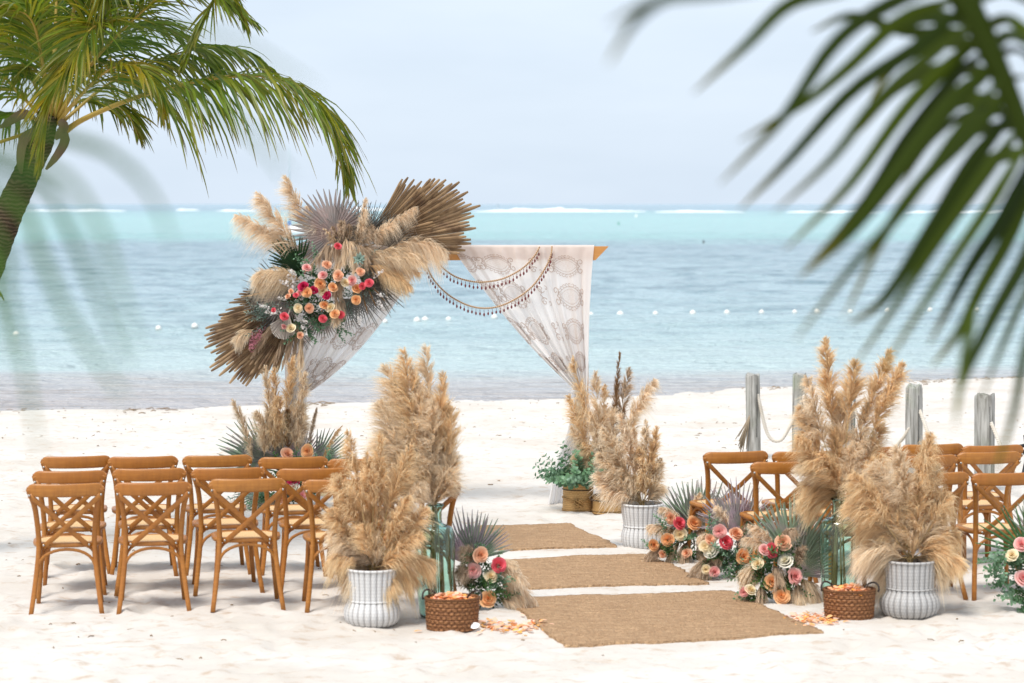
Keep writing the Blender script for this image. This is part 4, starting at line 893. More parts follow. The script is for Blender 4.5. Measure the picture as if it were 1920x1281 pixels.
for e in ((640, 462, 606, 428), (646, 460, 622, 424), (650, 458, 636, 424), (655, 460, 655, 420), (652, 470, 616, 446), (665, 465, 672, 425)): pl(*e, random.Random(e[2]).choice(['pl_taupe', 'pl_taupe', 'pl_beige']), .05, 420, .12, (0, 0, .05), (0, 0, 0), .5, .8)
pl(640, 550, 640, 600, 'pl_taupe', .06, 500, .2); pl(632, 560, 630, 610, 'pl_beige', .07, 500, .24); pl(640, 520, 630, 560, 'pl_taupe', .07, 500, .2)
for e in ((560, 610, 545, 700), (550, 610, 528, 695), (568, 610, 562, 695), (540, 610, 512, 690), (555, 600, 537, 680)): pl(*e, 'pl_taupe', .05, 650, .14, (0, 0, .02), (0, 0, 0), .35, .35)
pl(565, 630, 562, 712, 'pl_beige', .07, 500, .2, (0, 0, 0), (0, 0, 0), .35, .35); pl(535, 590, 468, 655, 'pl_taupe', .06, 700, .16, (0, 0, .04), (0, 0, 0), .3, .35); pl(520, 600, 470, 672, 'pl_taupe', .06, 700, .16, (0, 0, .03), (0, 0, 0), .3, .35)
pl(475, 618, 440, 638, 'pl_beige', .09, 700, .2, (0, 0, .1)); pl(530, 532, 478, 534, 'pl_gold', .022, 500, .2, (0, 0, 0), (0, 0, 0), .1, .3); pl(520, 542, 460, 556, 'pl_gold', .022, 500, .2, (0, 0, 0), (0, 0, 0), .1, .3)
for e in ((692, 545, 705, 575), (680, 550, 690, 590), (700, 540, 722, 565)): pl(*e, 'pl_brown', .02, 400, .2, (0, 0, 0), (0, 0, 0), .1, .3)
for x, y, k, s in ((575, 503, 'pink', .95), (613, 497, 'peach', .95), (606, 517, 'pink', .95), (635, 517, 'peach', 1.1), (569, 538, 'crimson', 1.1), (600, 533, 'orange', 1.15), (606, 546, 'cream', 1.0), (624, 539, 'orange', .95), (576, 549, 'orange', 1.0), (588, 545, 'crimson', .95), (613, 554, 'crimson', .9), (562, 550, 'pink', .7), (555, 554, 'coral', .6),
                   (559, 578, 'cream', .95), (580, 578, 'peach', .95), (608, 573, 'orange', 1.0), (620, 577, 'cream', 1.0), (628, 589, 'orange', .95), (640, 591, 'coral', .8), (605, 598, 'coral', .85), (533, 594, 'coral', .9), (545, 616, 'cream', 1.0), (562, 629, 'peach', .75), (532, 613, 'pink', .6),
                   (676, 510, 'peach', .9), (661, 527, 'pink', 1.05), (692, 531, 'coral', .9), (679, 537, 'coral', .75), (669, 542, 'orange', 1.0), (668, 562, 'orange', .95), (647, 531, 'cream', 1.0), (633, 462, 'coral', .8), (540, 556, 'peach', .6), (546, 547, 'peach', .6), (513, 582, 'coral', .5)):
    rose(root, x, y, Yf - .30 + rr.uniform(-.03, .03), k, s * .83)
for x, y, me, n, sc in ((585, 520, EUC, 7, .7), (575, 525, EUC, 5, .7), (600, 505, EUC, 4, .6), (570, 600, EUC, 8, .75), (575, 620, EUC, 6, .75), (590, 560, EUCG, 5, .7), (660, 550, EUCG, 7, .75), (690, 500, EUCG, 5, .7), (500, 600, EUCG, 8, .75), (520, 575, EUCG, 6, .7), (640, 545, EUCG, 4, .7), (630, 605, EUC, 4, .7), (560, 565, EUC, 3, .6),
                        (610, 560, DARK, 9, .8), (590, 590, DARK, 9, .8), (575, 565, DARK, 8, .8), (670, 520, DARK, 7, .8), (600, 535, DARK, 8, .8), (545, 575, DARK, 6, .7), (640, 530, DARK, 6, .8)):
    for i in range(n):
        a = rr.uniform(0, 360); place('eucalyptus_sprig' if me is not DARK else 'foliage_sprig', rr.choice(me), root, at(x + rr.uniform(-14, 14), y + rr.uniform(-14, 14), Yf - (.16 if me is not DARK else .10)), img_dir(a, rr.uniform(.3, .9)), (rr.uniform(-1, 1), -1, rr.uniform(-.5, 1)), sc * rr.uniform(.7, 1.0))
for x, y, a in ((560, 520, -40), (548, 535, -60), (553, 545, -20), (545, 560, -70), (535, 580, -100), (555, 590, 120), (565, 605, 150), (540, 540, 10), (520, 585, -95), (700, 545, 110), (705, 560, 140), (695, 520, 60), (672, 580, 160), (590, 550, 20), (510, 580, -80), (552, 528, -10)):
    place('blossom_sprig', rr.choice(BLOS), root, at(x, y, Yf - .22), img_dir(a + rr.uniform(-15, 15), .45), (0, -1, .2), rr.uniform(.5, .75), rr.uniform(0, 6))
for x, y, a in ((490, 618, 205), (498, 612, 215), (484, 612, 200)): place('astilbe_spray', rr.choice(ASTI), root, at(x, y, Yf - .22), img_dir(a, .2), (0, -1, .2), 1.0, rr.uniform(0, 6))
succ = MB()
for k in range(18):
    a = k * 2.4; q = .3 + .7 * k / 18; leaf_geo(succ, np.array((0, 0, .01)), (math.cos(a) * q, math.sin(a) * q, 1.1 - q), (0, 0, 1), .03 + .03 * q, .022, .7)
place('succulent', succ.mesh('succulent', 'euc_grey'), root, at(674, 486, Yf - .28), (0, -1, .2), (0, 0, 1), 1.15)

# ------------------------------------------------------------------ floor arrangements
def floral(label, px, pyb, roses, fans, plumes, greens, depth=.16, extra=0):
    global root
    g_ = gr(px, pyb); Yc = g_.y + depth; p = at(px, pyb, Yc)
    r_ = thing('flower_arrangement', label, 'flower arrangement', (p.x, Yc, sh((p.x, Yc)) - .004), 0, 'rose and palm-leaf arrangements on the sand')
    for me, x, y, ang, s in fans: place('fan_leaf', me, r_, at(x, y, Yc + .10), img_dir(ang, -.05), (0, -1, 0), s)
    for x, y, k, s in roses: rose(r_, x, y, Yc - depth * .75 + rr.uniform(-.02, .02), k, s * .84)
    for bx, by, tx, ty, m_, W in plumes:
        plume(r_, at(bx, by, Yc - .03), at(tx, ty, Yc - .03 - rr.uniform(.02, .12)), W * (1.35 if depth > .2 and W > .07 else 1), m_, 900 if depth > .2 else 650, bend=(0, 0, .18), droop=.55, spread=.5)
    for x, y, me, n, sc in greens:
        for i in range(n):
            a = rr.uniform(-110, 110); q = at(x + rr.uniform(-16, 16), y + rr.uniform(-12, 12), Yc - rr.uniform(-.02, .09)); q.z = max(q.z, r_.location.z + .03)
            d = img_dir(a, rr.uniform(.3, 1.)); d.z = max(d.z, -.05 if q.z < .15 else -.6)
            place('eucalyptus_sprig' if me is not DARK else 'foliage_sprig', rr.choice(me), r_, q, d, (rr.uniform(-1, 1), -1, rr.uniform(-.5, 1)), sc * rr.uniform(.65, 1.0))
    return r_
floral('rose arrangement with lilac palm fan and trailing pampas on the palm side of the aisle', 915, 1153, [(901, 1041, 'peach', 1.15), (887, 1070, 'pink', 1.1), (934, 1060, 'coral', 1.15), (920, 1082, 'cream', 1.0), (915, 1124, 'orange', 1.25)],
       [(FL, 878, 1060, -12, .98), (FS[0], 890, 1050, 22, .8)], [(900, 1060, 870, 1030, 'pl_taupe', .10), (890, 1090, 860, 1070, 'pl_taupe', .10), (880, 1110, 868, 1060, 'pl_taupe', .09), (925, 1070, 985, 1090, 'pl_pale', .09), (930, 1085, 1003, 1130, 'pl_pale', .10), (930, 1100, 1000, 1150, 'pl_pale', .09), (935, 1120, 985, 1152, 'pl_pale', .07), (880, 1120, 872, 1148, 'pl_taupe', .06), (920, 1060, 968, 1062, 'pl_beige', .08)],
       [(925, 1095, EUC, 9, .6), (935, 1125, EUC, 9, .6), (905, 1100, DARK, 9, .8), (895, 1130, DARK, 9, .7), (915, 1060, DARK, 6, .7), (880, 1090, DARK, 6, .7), (910, 1040, EUC, 4, .6)])
floral('rose arrangement against grey-green palm fan beside the whitewashed vase', 1282, 1060, [(1258, 971, 'peach', 1.), (1273, 982, 'coral', 1.1), (1300, 982, 'orange', 1.2), (1275, 1002, 'cream', 1.15), (1253, 1012, 'orange', 1.1), (1225, 1022, 'orange', .95), (1288, 1038, 'peach', .9), (1242, 1040, 'peach', .7)],
       [(FS[0], 1318, 1005, 12, 1.15), (FG[1], 1295, 1000, -22, .75), (FS[1], 1300, 1000, -5, 1.0)], [(1290, 985, 1312, 925, 'pl_beige', .07), (1280, 980, 1240, 955, 'pl_pale', .09), (1290, 990, 1335, 955, 'pl_beige', .07), (1270, 1000, 1215, 990, 'pl_pale', .09), (1265, 1020, 1212, 1045, 'pl_taupe', .09), (1290, 1015, 1280, 1055, 'pl_taupe', .09), (1305, 1015, 1320, 1055, 'pl_taupe', .09), (1275, 1015, 1250, 1058, 'pl_beige', .07), (1300, 1000, 1325, 1000, 'pl_taupe', .07)],
       [(1310, 1000, EUC, 7, .55), (1240, 1000, EUC, 5, .5), (1265, 1045, DARK, 9, .7), (1300, 1045, DARK, 9, .7), (1280, 1010, DARK, 8, .7), (1230, 1030, EUC, 4, .45), (1262, 1048, EUC, 4, .45)])
floral('rose arrangement with lilac palm fan between the two other fence-side arrangements', 1365, 1090, [(1349, 996, 'pink', 1.1), (1379, 1002, 'peach', 1.2), (1360, 1017, 'coral', 1.2), (1333, 1033, 'white', 1.2), (1322, 1025, 'cream', 1.0), (1339, 1072, 'pink', .95), (1393, 1042, 'orange', 1.2), (1331, 1011, 'peach', .8), (1404, 1048, 'orange', .8), (1324, 1068, 'cream', .8)],
       [(FL, 1382, 1000, -8, 1.0), (FL, 1395, 1010, 32, .75), (FL, 1375, 1000, -25, .8)], [(1365, 990, 1345, 950, 'pl_pale', .08), (1385, 1000, 1420, 985, 'pl_taupe', .08), (1350, 1040, 1288, 1082, 'pl_taupe', .08), (1345, 1050, 1310, 1088, 'pl_taupe', .08), (1390, 1040, 1420, 1030, 'pl_beige', .07), (1370, 1030, 1340, 1050, 'pl_taupe', .07), (1350, 1010, 1310, 1010, 'pl_pale', .07)],
       [(1370, 1060, EUC, 12, .62), (1350, 1070, EUC, 8, .6), (1390, 1070, EUC, 7, .6), (1360, 1050, DARK, 9, .8), (1390, 1030, DARK, 8, .7), (1340, 1050, DARK, 7, .7), (1330, 1000, EUC, 4, .5), (1400, 1010, EUC, 4, .6), (1372, 1050, EUCG, 6, .7)])
floral('rose arrangement with striped sage palm fan beside the fence-side glass bottle', 1462, 1135, [(1469, 1017, 'peach', 1.2), (1446, 1033, 'coral', 1.15), (1433, 1031, 'pink', .9), (1473, 1053, 'white', 1.2), (1489, 1081, 'pink', 1.3), (1447, 1092, 'orange', 1.2), (1465, 1118, 'orange', 1.25), (1395, 1110, 'pink', .8), (1407, 1107, 'cream', .9), (1421, 1058, 'cream', .95)],
       [(FS[0], 1492, 1060, 12, 1.25), (FS[1], 1492, 1078, 42, .85), (FS[1], 1480, 1045, -18, 1.0)], [(1450, 1020, 1405, 985, 'pl_pale', .07), (1440, 1030, 1395, 1010, 'pl_pale', .08), (1460, 1010, 1490, 995, 'pl_taupe', .07), (1440, 1060, 1390, 1080, 'pl_beige', .09), (1435, 1075, 1392, 1100, 'pl_beige', .08), (1490, 1070, 1505, 1025, 'pl_taupe', .08), (1500, 1080, 1525, 1135, 'pl_beige', .08), (1495, 1090, 1500, 1138, 'pl_beige', .08), (1505, 1085, 1535, 1125, 'pl_taupe', .08), (1450, 1060, 1460, 1090, 'pl_taupe', .08), (1430, 1095, 1425, 1130, 'pl_taupe', .07), (1480, 1095, 1482, 1135, 'pl_taupe', .06)],
       [(1465, 1040, DARK, 8, .8), (1450, 1075, DARK, 8, .8), (1480, 1110, DARK, 8, .8), (1430, 1110, EUC, 8, .6), (1445, 1070, EUC, 6, .6), (1420, 1080, DARK, 6, .7), (1460, 1060, EUC, 5, .6), (1440, 1120, DARK, 8, .7)])
floral('rose arrangement with long fern-green leaves and trailing eucalyptus beside fence-side chairs', 1935, 1150, [(1915, 1022, 'pink', 1.2), (1918, 1085, 'pink', 1.2), (1935, 1050, 'peach', 1.2), (1898, 1042, 'cream', 1.0), (1945, 1090, 'coral', 1.1)],
       [(FF, 1930, 1040, -55, .95), (FS[0], 1950, 1030, 10, 1.)], [(1940, 1080, 1975, 1140, 'pl_beige', .08)],
       [(1895, 1055, EUC, 9, .75), (1910, 1080, EUC, 9, .75), (1930, 1110, DARK, 9, .8), (1880, 1060, EUC, 4, .8), (1905, 1110, EUC, 5, .7), (1935, 1060, DARK, 9, .9), (1940, 1130, EUC, 7, .7), (1870, 1090, EUC, 2, .8)])
# left foot of the arch
AF = floral('arrangement of roses, fan palms and tall pampas at the arch foot behind palm-side chairs', 545, 962, [(577, 846, 'orange', 1.3), (538, 852, 'peach', 1.3), (559, 874, 'peach', 1.1), (550, 904, 'crimson', 1.2), (550, 916, 'white', 1.2), (566, 929, 'pink', 1.1), (567, 943, 'cream', 1.), (527, 936, 'peach', 1.1), (605, 921, 'cream', 1.1), (591, 874, 'coral', 1.1), (590, 900, 'pink', .9), (535, 885, 'peach', .9), (575, 905, 'orange', 1.)],
       [(FL, 540, 865, -12, .9), (FL, 560, 870, 15, .85), (FS[0], 505, 870, -55, 1.25), (FS[1], 500, 880, -75, 1.1), (FS[0], 590, 870, 60, 1.0), (FS[1], 500, 920, -110, .8), (FG[1], 520, 865, -35, .8)],
       [(510, 830, 498, 686, 'pl_beige', .10), (522, 830, 514, 690, 'pl_gold', .11), (538, 800, 549, 667, 'pl_gold', .10), (558, 830, 573, 697, 'pl_beige', .10), (475, 860, 435, 748, 'pl_beige', .08), (505, 850, 482, 775, 'pl_beige', .12), (530, 840, 522, 745, 'pl_gold', .12), (545, 840, 560, 755, 'pl_beige', .11), (495, 855, 505, 775, 'pl_beige', .12), (578, 850, 594, 764, 'pl_taupe', .05), (605, 860, 642, 798, 'pl_gold', .04), (540, 845, 540, 770, 'pl_brown', .09), (520, 930, 500, 955, 'pl_taupe', .10), (555, 850, 570, 780, 'pl_beige', .11), (515, 845, 520, 780, 'pl_gold', .12)],
       [(560, 890, EUC, 10, .8), (590, 930, EUC, 9, .8), (500, 950, EUC, 9, .8), (540, 930, DARK, 12, 1.), (570, 900, DARK, 12, 1.), (600, 890, EUC, 7, .8), (530, 890, DARK, 9, 1.), (610, 880, EUC, 5, .7), (480, 930, EUCG, 6, .9), (555, 945, DARK, 8, 1.)], .22)
# ------------------------------------------------------------------ rope fence
posts = [(1415, 702, 25, 0), (1499, 703, 27, 0), (1592, 716, 24, 0), (1716, 722, 33, 1), (1848, 742, 37, 2), (2010, 768, 40, 0)]
plab = ['thinner grey timber post with frayed rope tail at the fence end', 'grey timber post with dark split top, second from the fence end', 'grey timber post hidden behind tall golden pampas', 'pale grey timber post with rounded top behind the chairs', 'dark-grained squared grey timber post with short rope behind outer chairs', 'grey timber post at the far outer stretch of rope fence']
PP = []
for i, (px, pyt, wpx, st) in enumerate(posts):
    Yd = (CAMH - .905) * FPX / (pyt - 382.0); p = at(px, pyt, Yd); r_ = wpx / FPX * Yd / 2; z0 = sh(p); rs = np.random.RandomState(i)
    root = thing('timber_post', plab[i], 'post', (p.x, p.y, z0), rs.rand() * 3, 'timber posts of the rope fence'); mb = MB(); k = 14; n = 9
    lean = rs.randn(2) * .012; V = []
    ang = np.arange(k) * 2 * np.pi / k; rad = r_ * (1 + .07 * rs.randn(k)); sqf = 1 / np.maximum(np.abs(np.cos(ang)), np.abs(np.sin(ang))) ** (.5 if st == 2 else .12)
    zs = np.r_[-.12, np.linspace(.05, .87, n - 3), .895, .905]; sc = np.r_[1.03, np.ones(n - 3), .96, .90] if st != 1 else np.r_[1.03, np.ones(n - 4), .97, .86, .60]
    for z, s in zip(zs, sc):
        for j in range(k): V.append((rad[j] * sqf[j] * s * math.cos(ang[j]) + lean[0] * z, rad[j] * sqf[j] * s * math.sin(ang[j]) + lean[1] * z, z + (.012 * rs.randn() if z > .88 else 0)))
    F = [(a * k + b, a * k + (b + 1) % k, (a + 1) * k + (b + 1) % k, (a + 1) * k + b) for a in range(n - 1) for b in range(k)] + [tuple((n - 1) * k + b for b in range(k))]
    mb.add(V, F); obj('timber', mb.mesh('timber', 'timber', False), root); PP.append((Vector((p.x, p.y, z0)), r_))
    # split in the weathered face
    mb = MB(); sweep(mb, [(0, 0, .25), (.004, 0, .5), (0, 0, .8)], rrect(.006, .004, .001), (0, 1, 0)); o = obj('split', mb.mesh('split', 'black'), root)
    o.rotation_euler = (0, 0, -root.rotation_euler.z); o.location = (Vector((.25 * r_, -r_ * (1.0 if st == 2 else 1.02), 0)) @ Matrix.Rotation(root.rotation_euler.z, 3, 'Z'))
def rope(pts, label, r=.017, name='rope'):
    P = spline([np.array(q) for q in pts], 70); root = thing(name, label, 'rope', P[0], 0, 'ropes slung between the timber posts'); Q_ = P - P[0]
    T = np.gradient(Q_, axis=0); T, B, N = frame(T, np.array((0.05, 1, .02))); L = np.r_[0, np.cumsum(np.linalg.norm(np.diff(Q_, axis=0), axis=1))]
    for s in range(3):
        a = L / .085 * 2 * math.pi + s * 2.094
        n2 = 260; aa = np.interp(np.linspace(0, L[-1], n2), L, a); f = lambda A: np.stack([np.interp(np.linspace(0, L[-1], n2), L, A[:, k]) for k in range(3)], 1)
        S = f(Q_) + .55 * r * (np.cos(aa)[:, None] * f(B) + np.sin(aa)[:, None] * f(N)); mb = MB(); sweep(mb, S, circ(r * .56, 6), (0.05, 1, .02)); obj('strand', mb.mesh('strand', 'rope'), root)
def pp(i, z, side): q, r_ = PP[i]; return Vector((q.x + side * r_ * .75, q.y - r_ * .7, q.z + z))
rl = ['rope sagging between the two posts at the fence end', 'rope running behind tall pampas to the hidden post', 'rope rising behind pampas to the pale rounded post', 'rope sagging behind the chairs to the dark squared post', 'rope leaving the dark squared post towards the outer fence']
for i in range(5):
    a = pp(i, .70 if i < 3 else .66, .5); b = pp(i + 1, .48, -.9); m1 = a.lerp(b, .28) - Vector((0, 0, .36 - .05 * (i > 1))); m2 = a.lerp(b, .6) - Vector((0, 0, .36)); m3 = a.lerp(b, .85) - Vector((0, 0, .17))
    rope([a, m1, m2, m3, b], rl[i])
mb = MB(); q = pp(0, .48, -1.0); rs = np.random.RandomState(2)
for i in range(26): 
    e = np.array((-.09 + .03 * rs.randn(), .03 * rs.randn(), -.32 + .04 * rs.randn())); sweep(mb, [(0, 0, 0), tuple(e * .4 + (-.005, 0, -.02)), tuple(e)], circ(.0045, 4), (0, 1, 0.1))
o = obj('frayed_rope_tail', mb.mesh('frayed_rope_tail', 'rope_tail'), None, q); o['label'] = 'frayed grey rope tail hanging off the fence-end post'; o['category'] = 'rope'
# black metal fitting at the right
root = thing('beach_lounger', 'black metal folding lounger standing behind the outer fence-side chairs', 'lounger', gr(1982, 905)); g_ = root.location
for nm, P in (('leg', [(-.36, 0, .0), (-.28, 0, .22), (-.30, 0, .44)]), ('leg', [(-.24, .45, 0), (-.2, .45, .22), (-.22, .45, .42)]), ('leg', [(.7, 0, 0), (.7, 0, .4)]), ('leg', [(.7, .45, 0), (.7, .45, .4)]), ('frame_rail', [(-.34, 0, .30), (.2, 0, .40), (.8, 0, .41)]), ('frame_rail', [(-.3, .45, .30), (.2, .45, .40), (.8, .45, .41)]), ('cross_bar', [(-.30, 0, .28), (-.30, .2, .28), (-.30, .45, .28)])):
    mb = MB(); sweep(mb, spline([np.array(p) for p in P], 8), rrect(.035, .03, .006) if nm != 'backrest' else rrect(.03, .03, .006), (0.02, 1, 0.03)); obj(nm, mb.mesh(nm, 'black'), root)
mb = MB(); mb.add([(.1, .02, .40), (.8, .02, .43), (.8, .43, .43), (.1, .43, .40), (.1, .02, .385), (.8, .02, .415), (.8, .43, .415), (.1, .43, .385)], [(0, 1, 2, 3), (7, 6, 5, 4), (0, 4, 5, 1), (1, 5, 6, 2), (2, 6, 7, 3), (3, 7, 4, 0)]); obj('sling', mb.mesh('sling', 'black'), root)

# ------------------------------------------------------------------ palm tree
def frond_mesh(P, n, leaf, width, seed, mat, droop=.9, yellow=.15, both=True, sweep_a=.75, t0=.16, rach=.018, jit=.10):
    """returns (rachis mesh, leaflets mesh) around the curve P"""
    rs = np.random.RandomState(seed); P = spline([np.array(p) for p in P], 60); T = np.gradient(P, axis=0); L = np.r_[0, np.cumsum(np.linalg.norm(np.diff(P, axis=0), axis=1))]; L /= L[-1]; n = int(n * 1.3); width = width * .62
    T, B, N = frame(T, np.array((0, 0, 1.))); mr = MB(); sweep(mr, P, [(a * 1.2, b * .8) for a, b in circ(rach, 6)], (0, 0, 1), 1 - .85 * L)
    Vs = []; Cs = []; Fs = []; o = 0
    tt = np.linspace(t0, 1, n)
    for t in tt:
        p = np.array([np.interp(t, L, P[:, k]) for k in range(3)]); tg = np.array([np.interp(t, L, T[:, k]) for k in range(3)]); b = np.array([np.interp(t, L, B[:, k]) for k in range(3)]); nn = np.array([np.interp(t, L, N[:, k]) for k in range(3)])
        for s in (-1, 1):
            u = (t - t0) / (1 - t0); ll = leaf * 1.12 * (.55 + .45 * math.sin(math.pi * min(1, .25 + .72 * u))) * (1 - .68 * u ** 2) * (1 + .18 * rs.randn())
            a = sweep_a + .65 * u ** 2 + jit * rs.randn(); d = s * b * math.cos(a) + tg * math.sin(a) + nn * (.18 + .14 * rs.randn()); d /= np.linalg.norm(d)
            dr = droop * (.75 + .5 * rs.rand()) * (1 - .35 * u); w_ = width * (.8 + .4 * rs.rand()); wv = tg + .35 * rs.randn() * nn + .25 * rs.randn() * b
            c = p.copy(); qp = 0; rc = rs.rand(); ye = np.clip(yellow * (.2 + 2.0 * rs.rand() ** 2) + .3 * u * yellow, 0, 1); V = []; cc = []
            for q, wq in ((0, .45), (.2, .95), (.45, 1.), (.72, .7), (.9, .35), (1., .04)):
                dq = q - qp; qp = q; dd = d - UP * dr * 1.9 * (q - dq / 2); dd /= np.linalg.norm(dd); c = c + ll * dq * dd; w1 = wv - wv.dot(dd) * dd * .9; w1 /= max(np.linalg.norm(w1), 1e-6)
                fold = nn * (.22 * w_ * wq); V += [c - w1 * w_ * wq / 2 + fold, c, c + w1 * w_ * wq / 2 + fold]; cc += [(q, rc, ye)] * 3
            Vs += V; Cs += cc; Fs += [(o + 3 * j + m_, o + 3 * j + m_ + 1, o + 3 * j + m_ + 4, o + 3 * j + m_ + 3) for j in range(5) for m_ in (0, 1)]; o += 18
    return mr.mesh('rachis', 'rachis'), build('leaflets', np.array(Vs), np.array(Fs), mat, np.array(Cs))
YP = 18.4
crown = at(98, 235, YP); base = at(-190, 1068, YP); base.z = sh(base)
palm = thing('palm_tree', 'leaning coconut palm with brown trunk and arching green fronds', 'tree', base)
mb = MB(); TP = [at(-190, 1090, YP), at(-140, 850, YP), at(-75, 640, YP), at(-22, 500, YP), at(14, 405, YP), at(46, 335, YP), at(68, 285, YP), at(92, 215, YP)]
P = spline([np.array(p - base) for p in TP], 90); rs = np.random.RandomState(1); rad = np.interp(np.linspace(0, 1, 90), [0, .15, .6, .82, .9, 1], [.17, .135, .108, .094, .105, .075]); rad *= 1 + .045 * (np.arange(90) % 3 == 0) + .02 * rs.randn(90)
sweep(mb, P, circ(1, 16), (0, 1, 0), rad); obj('trunk', mb.mesh('trunk', 'trunk'), palm)
for k, pts in enumerate(([(70, 240), (45, 262), (38, 300), (40, 326)], [(110, 240), (122, 262), (108, 290), (86, 318)], [(60, 215), (40, 215), (18, 228), (0, 240)], [(112, 225), (120, 238), (112, 250), (104, 262)])):
    mb = MB(); Pq = spline([np.array(at(x, y, YP - .12) - base) for x, y in pts], 10); sweep(mb, Pq, rrect(.075, .012, .004), (0, 1, 0), [.5, .8, 1, 1, .95, .9, .8, .7, .5, .25]); obj('leaf_sheath', mb.mesh('leaf_sheath', 'sheath'), palm)
def palm_frond(pts, n, leaf, seed, mat='palm', droop=.9, yellow=.15, width=.034, sweep_a=.75, t0=.16, dys=None, rach=.018):
    m = len(pts); dys = dys or [0] * m
    W3 = [np.array(at(x, y, YP + dy) - base) for (x, y), dy in zip(pts, dys)]
    ra, lf = frond_mesh(W3, n, leaf, width, seed, mat, droop, yellow, True, sweep_a, t0, rach)
    f = obj('frond', ra, palm); obj('leaflets', lf, f, kind='stuff')
palm_frond([(112, 255), (160, 222), (270, 178), (400, 147), (510, 146), (590, 190), (632, 262), (650, 342)], 84, .84, 1, 'palm', 1.25, .18, .034, .62, .25, [0, -.05, -.1, -.1, -.1, -.15, -.2, -.25], .028)
palm_frond([(110, 235), (200, 160), (300, 112), (380, 90), (450, 95), (505, 130)], 60, .70, 2, 'palm', 1.1, .12, .034, .7, .25, [0, .2, .35, .4, .4, .4])
palm_frond([(108, 220), (180, 110), (280, 10), (360, -45), (402, -10), (372, 60), (345, 118)], 70, .50, 3, 'palm', .5, .22, .03, .85, .3, [0, -.2, -.3, -.35, -.4, -.45, -.5])
palm_frond([(108, 225), (160, 130), (185, 55), (165, 62), (122, 135), (93, 200), (79, 312)], 80, .50, 4, 'palm', .45, .40, .03, .95, .42, [0, -.35, -.6, -.8, -.95, -1.0, -1.0])
palm_frond([(104, 220), (150, 90), (185, -20), (200, -70), (200, -20), (195, 60)], 60, .55, 5, 'palm', .5, .25, .03, .95, .4, [0, -.2, -.45, -.6, -.7, -.7])
palm_frond([(95, 225), (60, 150), (15, 80), (-50, 40), (-120, 60)], 60, .6, 6, 'palm', .8, .30, .034, .7, .2, [0, 0, -.1, -.2, -.3])
palm_frond([(90, 230), (40, 180), (0, 140), (-60, 130), (-120, 190)], 56, .5, 7, 'palm', .8, .35, .034, .7, .2, [0, -.1, -.2, -.2, -.2])
palm_frond([(98, 220), (102, 120), (106, 0), (112, -120)], 50, .7, 8, 'palm', .5, .1, .036, .7, .4, [0, .1, .2, .2], .026)
palm_frond([(92, 220), (75, 110), (40, 0), (0, -80)], 50, .7, 9, 'palm', .6, .1, .036, .7, .3, [0, .3, .5, .6])
palm_frond([(104, 225), (150, 150), (210, 80), (290, 50), (370, 90), (400, 140)], 60, .6, 10, 'palm', .8, .08, .036, .75, .2, [0, .3, .6, .8, .9, .9])
palm_frond([(104, 222), (135, 110), (190, 20), (270, -30), (380, -20), (470, 40)], 64, .65, 11, 'palm', .7, .08, .036, .75, .25, [0, .3, .6, .7, .8, .8])
palm_frond([(108, 232), (150, 180), (205, 130), (255, 125), (292, 165), (300, 215)], 52, .48, 12, 'palm', .8, .35, .032, .75, .25, [0, -.3, -.55, -.7, -.8, -.8])
palm_frond([(96, 222), (80, 120), (60, 40), (20, 20), (-20, 60)], 56, .6, 13, 'palm', .7, .2, .034, .8, .2, [0, -.4, -.7, -.9, -1.0])
palm_frond([(104, 225), (150, 190), (200, 190), (240, 215), (262, 262)], 44, .40, 14, 'palm', .8, .25, .03, .75, .25, [0, .2, .35, .45, .5])
palm_frond([(98, 222), (120, 90), (90, 10), (30, -30), (-60, -30)], 60, .6, 15, 'palm', .8, .05, .036, .8, .2, [0, .5, .8, 1, 1.1])
palm_frond([(100, 222), (130, 70), (160, -60), (250, -130), (350, -110), (420, -40), (455, 40)], 64, .55, 16, 'palm', .6, .15, .034, .8, .3, [0, 0, -.1, -.1, -.2, -.2, -.2])
palm_frond([(90, 232), (30, 215), (-30, 230), (-80, 290)], 44, .5, 17, 'palm', .9, .15, .034, .75, .2, [0, .2, .3, .3])
# low frond tip entering at the left edge
palm_frond([(60, 245), (-60, 300), (-90, 420), (-30, 500), (2, 556)], 40, .2, 18, 'palm', .6, .15, .022, .9, .4, [0, -.5, -.9, -1.0, -1.0])

# ------------------------------------------------------------------ near palm fronds that hang into the view
def leaflet(root, pts, Y, width, mat, seed, dd=0.0):
    rs = np.random.RandomState(seed); m = len(pts); P = spline([np.array(at(x, y, Y + dd * i / (m - 1))) for i, (x, y) in enumerate(pts)], 16); o0 = P[0].copy(); Q_ = P - o0
    T = np.gradient(Q_, axis=0); T, B, N = frame(T, np.array((.1 * rs.randn(), 1, .3 + .3 * rs.randn()))); V = []; cc = []; rc = rs.rand()
    for i in range(16):
        q = i / 15; wq = width / 2 * min(1, .45 + 3 * q) * (1 - q ** 2.2) ** .8 + .001; f = N[i] * wq * .35; V += [Q_[i] - B[i] * wq + f, Q_[i], Q_[i] + B[i] * wq + f]; cc += [(q, rc, 0)] * 3
    F = [(3 * j + k, 3 * j + k + 1, 3 * j + k + 4, 3 * j + k + 3) for j in range(15) for k in (0, 1)]
    me = build('leaflet', np.array(V), np.array(F), mat, np.array(cc)); s = me
    return obj('leaflet', me, root, Vector(o0) - root.location)
